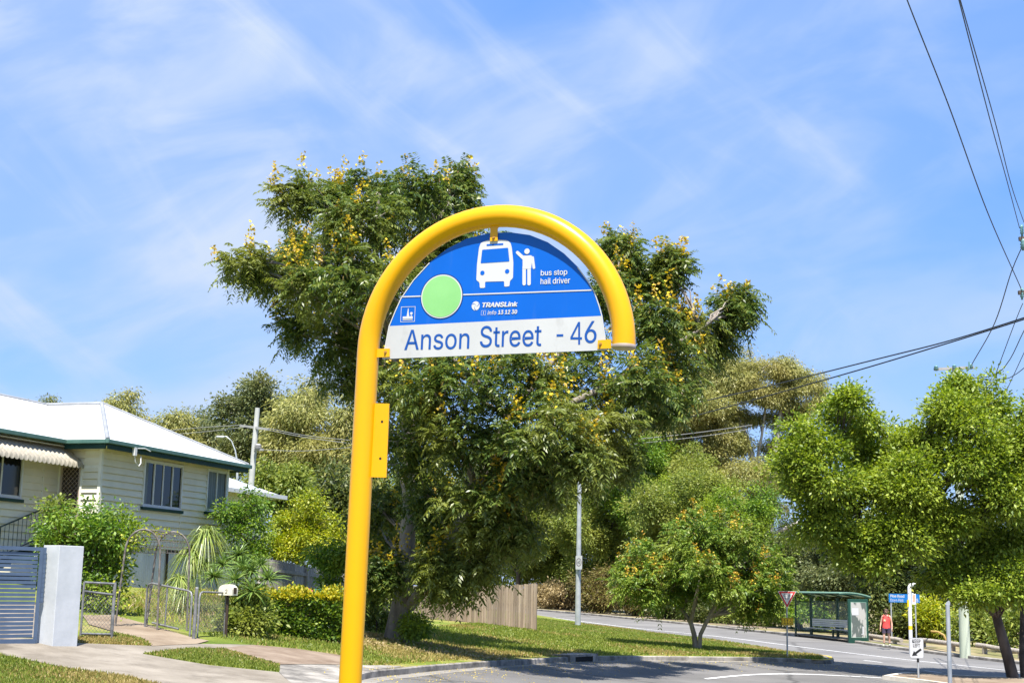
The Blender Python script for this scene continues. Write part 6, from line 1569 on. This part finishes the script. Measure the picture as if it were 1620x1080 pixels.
for i, (a, b, c) in enumerate((((384, 672), (320, 676), (250, 682)), ((390, 675), (330, 682), (240, 690)))):
    wire(['upper', 'lower'][i]+' pale line running left from the concrete power pole', [a, b, c], 66, 70, .016, M_wire2)
for i, (a, b, c) in enumerate((((424, 677), (480, 688), (560, 697)), ((420, 679), (480, 691), (560, 702)), ((414, 711), (480, 713), (560, 707)))):
    wire(['upper pale line running right from the concrete power pole cross arm', 'lower pale line running right from the concrete power pole', 'thin line running right from the bracket of the concrete power pole'][i], [a, b, c], 66, 60, .014, M_wire2)

# ------------------------------------------------------------------ grass blades and litter
def scatter(poly, n, excl=()):
    xs = [p[0] for p in poly]; ys = [p[1] for p in poly]; X, Y = [], []; got = 0
    while got < n:
        x = rng.uniform(min(xs), max(xs), n); y = rng.uniform(min(ys), max(ys), n); ok = inpoly(x, y, poly)
        for e in excl: ok &= ~inpoly(x, y, e)
        X.append(x[ok]); Y.append(y[ok]); got += ok.sum()
    return np.concatenate(X)[:n], np.concatenate(Y)[:n]
EX = [[g2(*p) for p in z] for z in (yard_px, dirt_px, pav_px, cross_px)]
def inset_kerb(p): return p
kin = []
for i in range(1, len(pathK)-1):
    a, b = Vector(pathK[i-1]), Vector(pathK[i+1]); t = (b-a).normalized(); q = Vector(pathK[i])+Vector((-t.y, t.x))*.34
    if 27.5 < q.y < 80: kin.append((q.x, q.y))
gz1 = kin+[g2(*p) for p in [(850,981),(840,990),(700,996),(560,1000),(420,1006),(310,1011),(400,1030),(470,1036),(545,1046),(575,1056)]]
gz2 = [g2(*p) for p in [(-60,1040),(0,1050),(90,1069),(200,1084),(300,1110),(170,1110),(-60,1100)]]
gz3 = [g2(*p) for p in [(85,1023),(180,1012),(222,1021),(240,1032),(150,1030)]]
gz4 = [g2(*p) for p in [(224,1046),(300,1037),(352,1037),(442,1063),(440,1074),(330,1063)]]
gz5 = [g2(*p) for p in [(120,990),(360,946),(540,960),(560,1000),(400,1008),(200,975)]]
LFg = [leafmat('blade_green', [(.06,.09,.016),(.10,.14,.026),(.15,.18,.04)], .4, boost=1.75), leafmat('blade_dry', [(.20,.17,.06),(.30,.25,.11),(.16,.16,.045)], .35, boost=1.3)]
V, mi = [], []
for z, n, hgt, dry in ((gz1, 120000, .085, .22), (gz2, 16000, .07, .35), (gz3, 5000, .06, .45), (gz4, 9000, .06, .4), (gz5, 14000, .11, .5)):
    x, y = scatter(z, n, EX if z is gz1 else ())
    patch = np.sin(x*1.3+y*.7)+np.sin(x*.5-y*1.1+2)+rng.normal(size=n)*.8
    p_ = np.c_[x, y, H(x, y)+KERB-.008]; d = unit(rng.normal(size=(n, 3))*.42+np.array([0, 0, 1.0]))
    if z is gz1:
        kk = np.array(kin); near = np.min((x[:, None]-kk[None, :, 0])**2+(y[:, None]-kk[None, :, 1])**2, 1); patch = patch+np.where(near < 1.4, 1.3, 0)+np.where((x-tb.x)**2+(y-tb.y+1.5)**2 < 9, 1.6, 0)-np.where((x > tb.x+2.5) & (near > 3), .9, 0)
    V.append(leafquads(p_, d, hgt*(.5+rng.random(n)), .014+.0004*y, .0, .1)); mi.append(((patch > 1.4-dry*2.2)).astype(int))
top('grass', quads_mesh('grass', np.concatenate(V), LFg, np.concatenate(mi)), kind='stuff')
# dry litter round the trunk, fallen yellow petals along the kerb and road
n = 2600; a = rng.random(n)*2*math.pi; r_ = rng.random(n)**.6*2.6; x, y = tb.x-.3+r_*np.cos(a)*1.2, tb.y-1.0+r_*np.sin(a)
p_ = np.c_[x, y, H(x, y)+KERB+.015+rng.random(n)*.03]
top('leaf_litter', quads_mesh('leaf_litter', leafquads(p_, unit(rng.normal(size=(n, 3))*np.array([1, 1, .35])), .10, .06, 1.0), LF['dry']), kind='stuff')
# storm drains let into the kerbs
def drain(label, pa, pb, out):
    a, b = G(*pa), G(*pb); d = Vector((b.x-a.x, b.y-a.y, 0)); L2_ = d.length; ang_ = math.atan2(d.y, d.x); t = thing('storm_drain', label, 'drain', tuple(a), ang_); o = out
    mb = MB(); mb.b2(-.3, L2_+.3, o*-.05, o*.75, KERB+.016, KERB+.075); mb.b2(-.3, 0, o*-.05, o*.1, -.1, KERB+.016); mb.b2(L2_, L2_+.3, o*-.05, o*.1, -.1, KERB+.016); mb.part('lintel', M_kerb, t)
    mb = MB(); mb.b2(0, L2_, o*-.035, o*-.005, -.05, KERB+.0155); mb.part('opening', mat('drain_dark', (.008, .008, .008), None, rough=.9), t)
drain('dark kerb drain opening below the tree shadow on the near side street', (908, 1046.2), (936, 1045.6), 1)
drain('long dark kerb drain opening across the main road behind the small tree', (1178, 996.8), (1138, 992.6), -1)
kp = np.array([p for p in pathK if 24 < p[1] < 50]); n = 2600; i_ = rng.integers(0, len(kp), n); off_ = np.abs(rng.normal(size=n))*1.0
sgn = np.where(rng.random(n) < .85, 1, -.3); x = kp[i_, 0]+off_*sgn*.9+rng.normal(size=n)*.1; y = kp[i_, 1]-off_*sgn*.7+rng.normal(size=n)*.3
onv = inpoly(x, y, polyA); p_ = np.c_[x, y, H(x, y)+np.where(onv, KERB+.02, .012)]
top('fallen_petals', quads_mesh('fallen_petals', leafquads(p_, unit(rng.normal(size=(n, 3))*np.array([1, 1, .1])), .03, .02, 1.0), LF['flower']), kind='stuff')
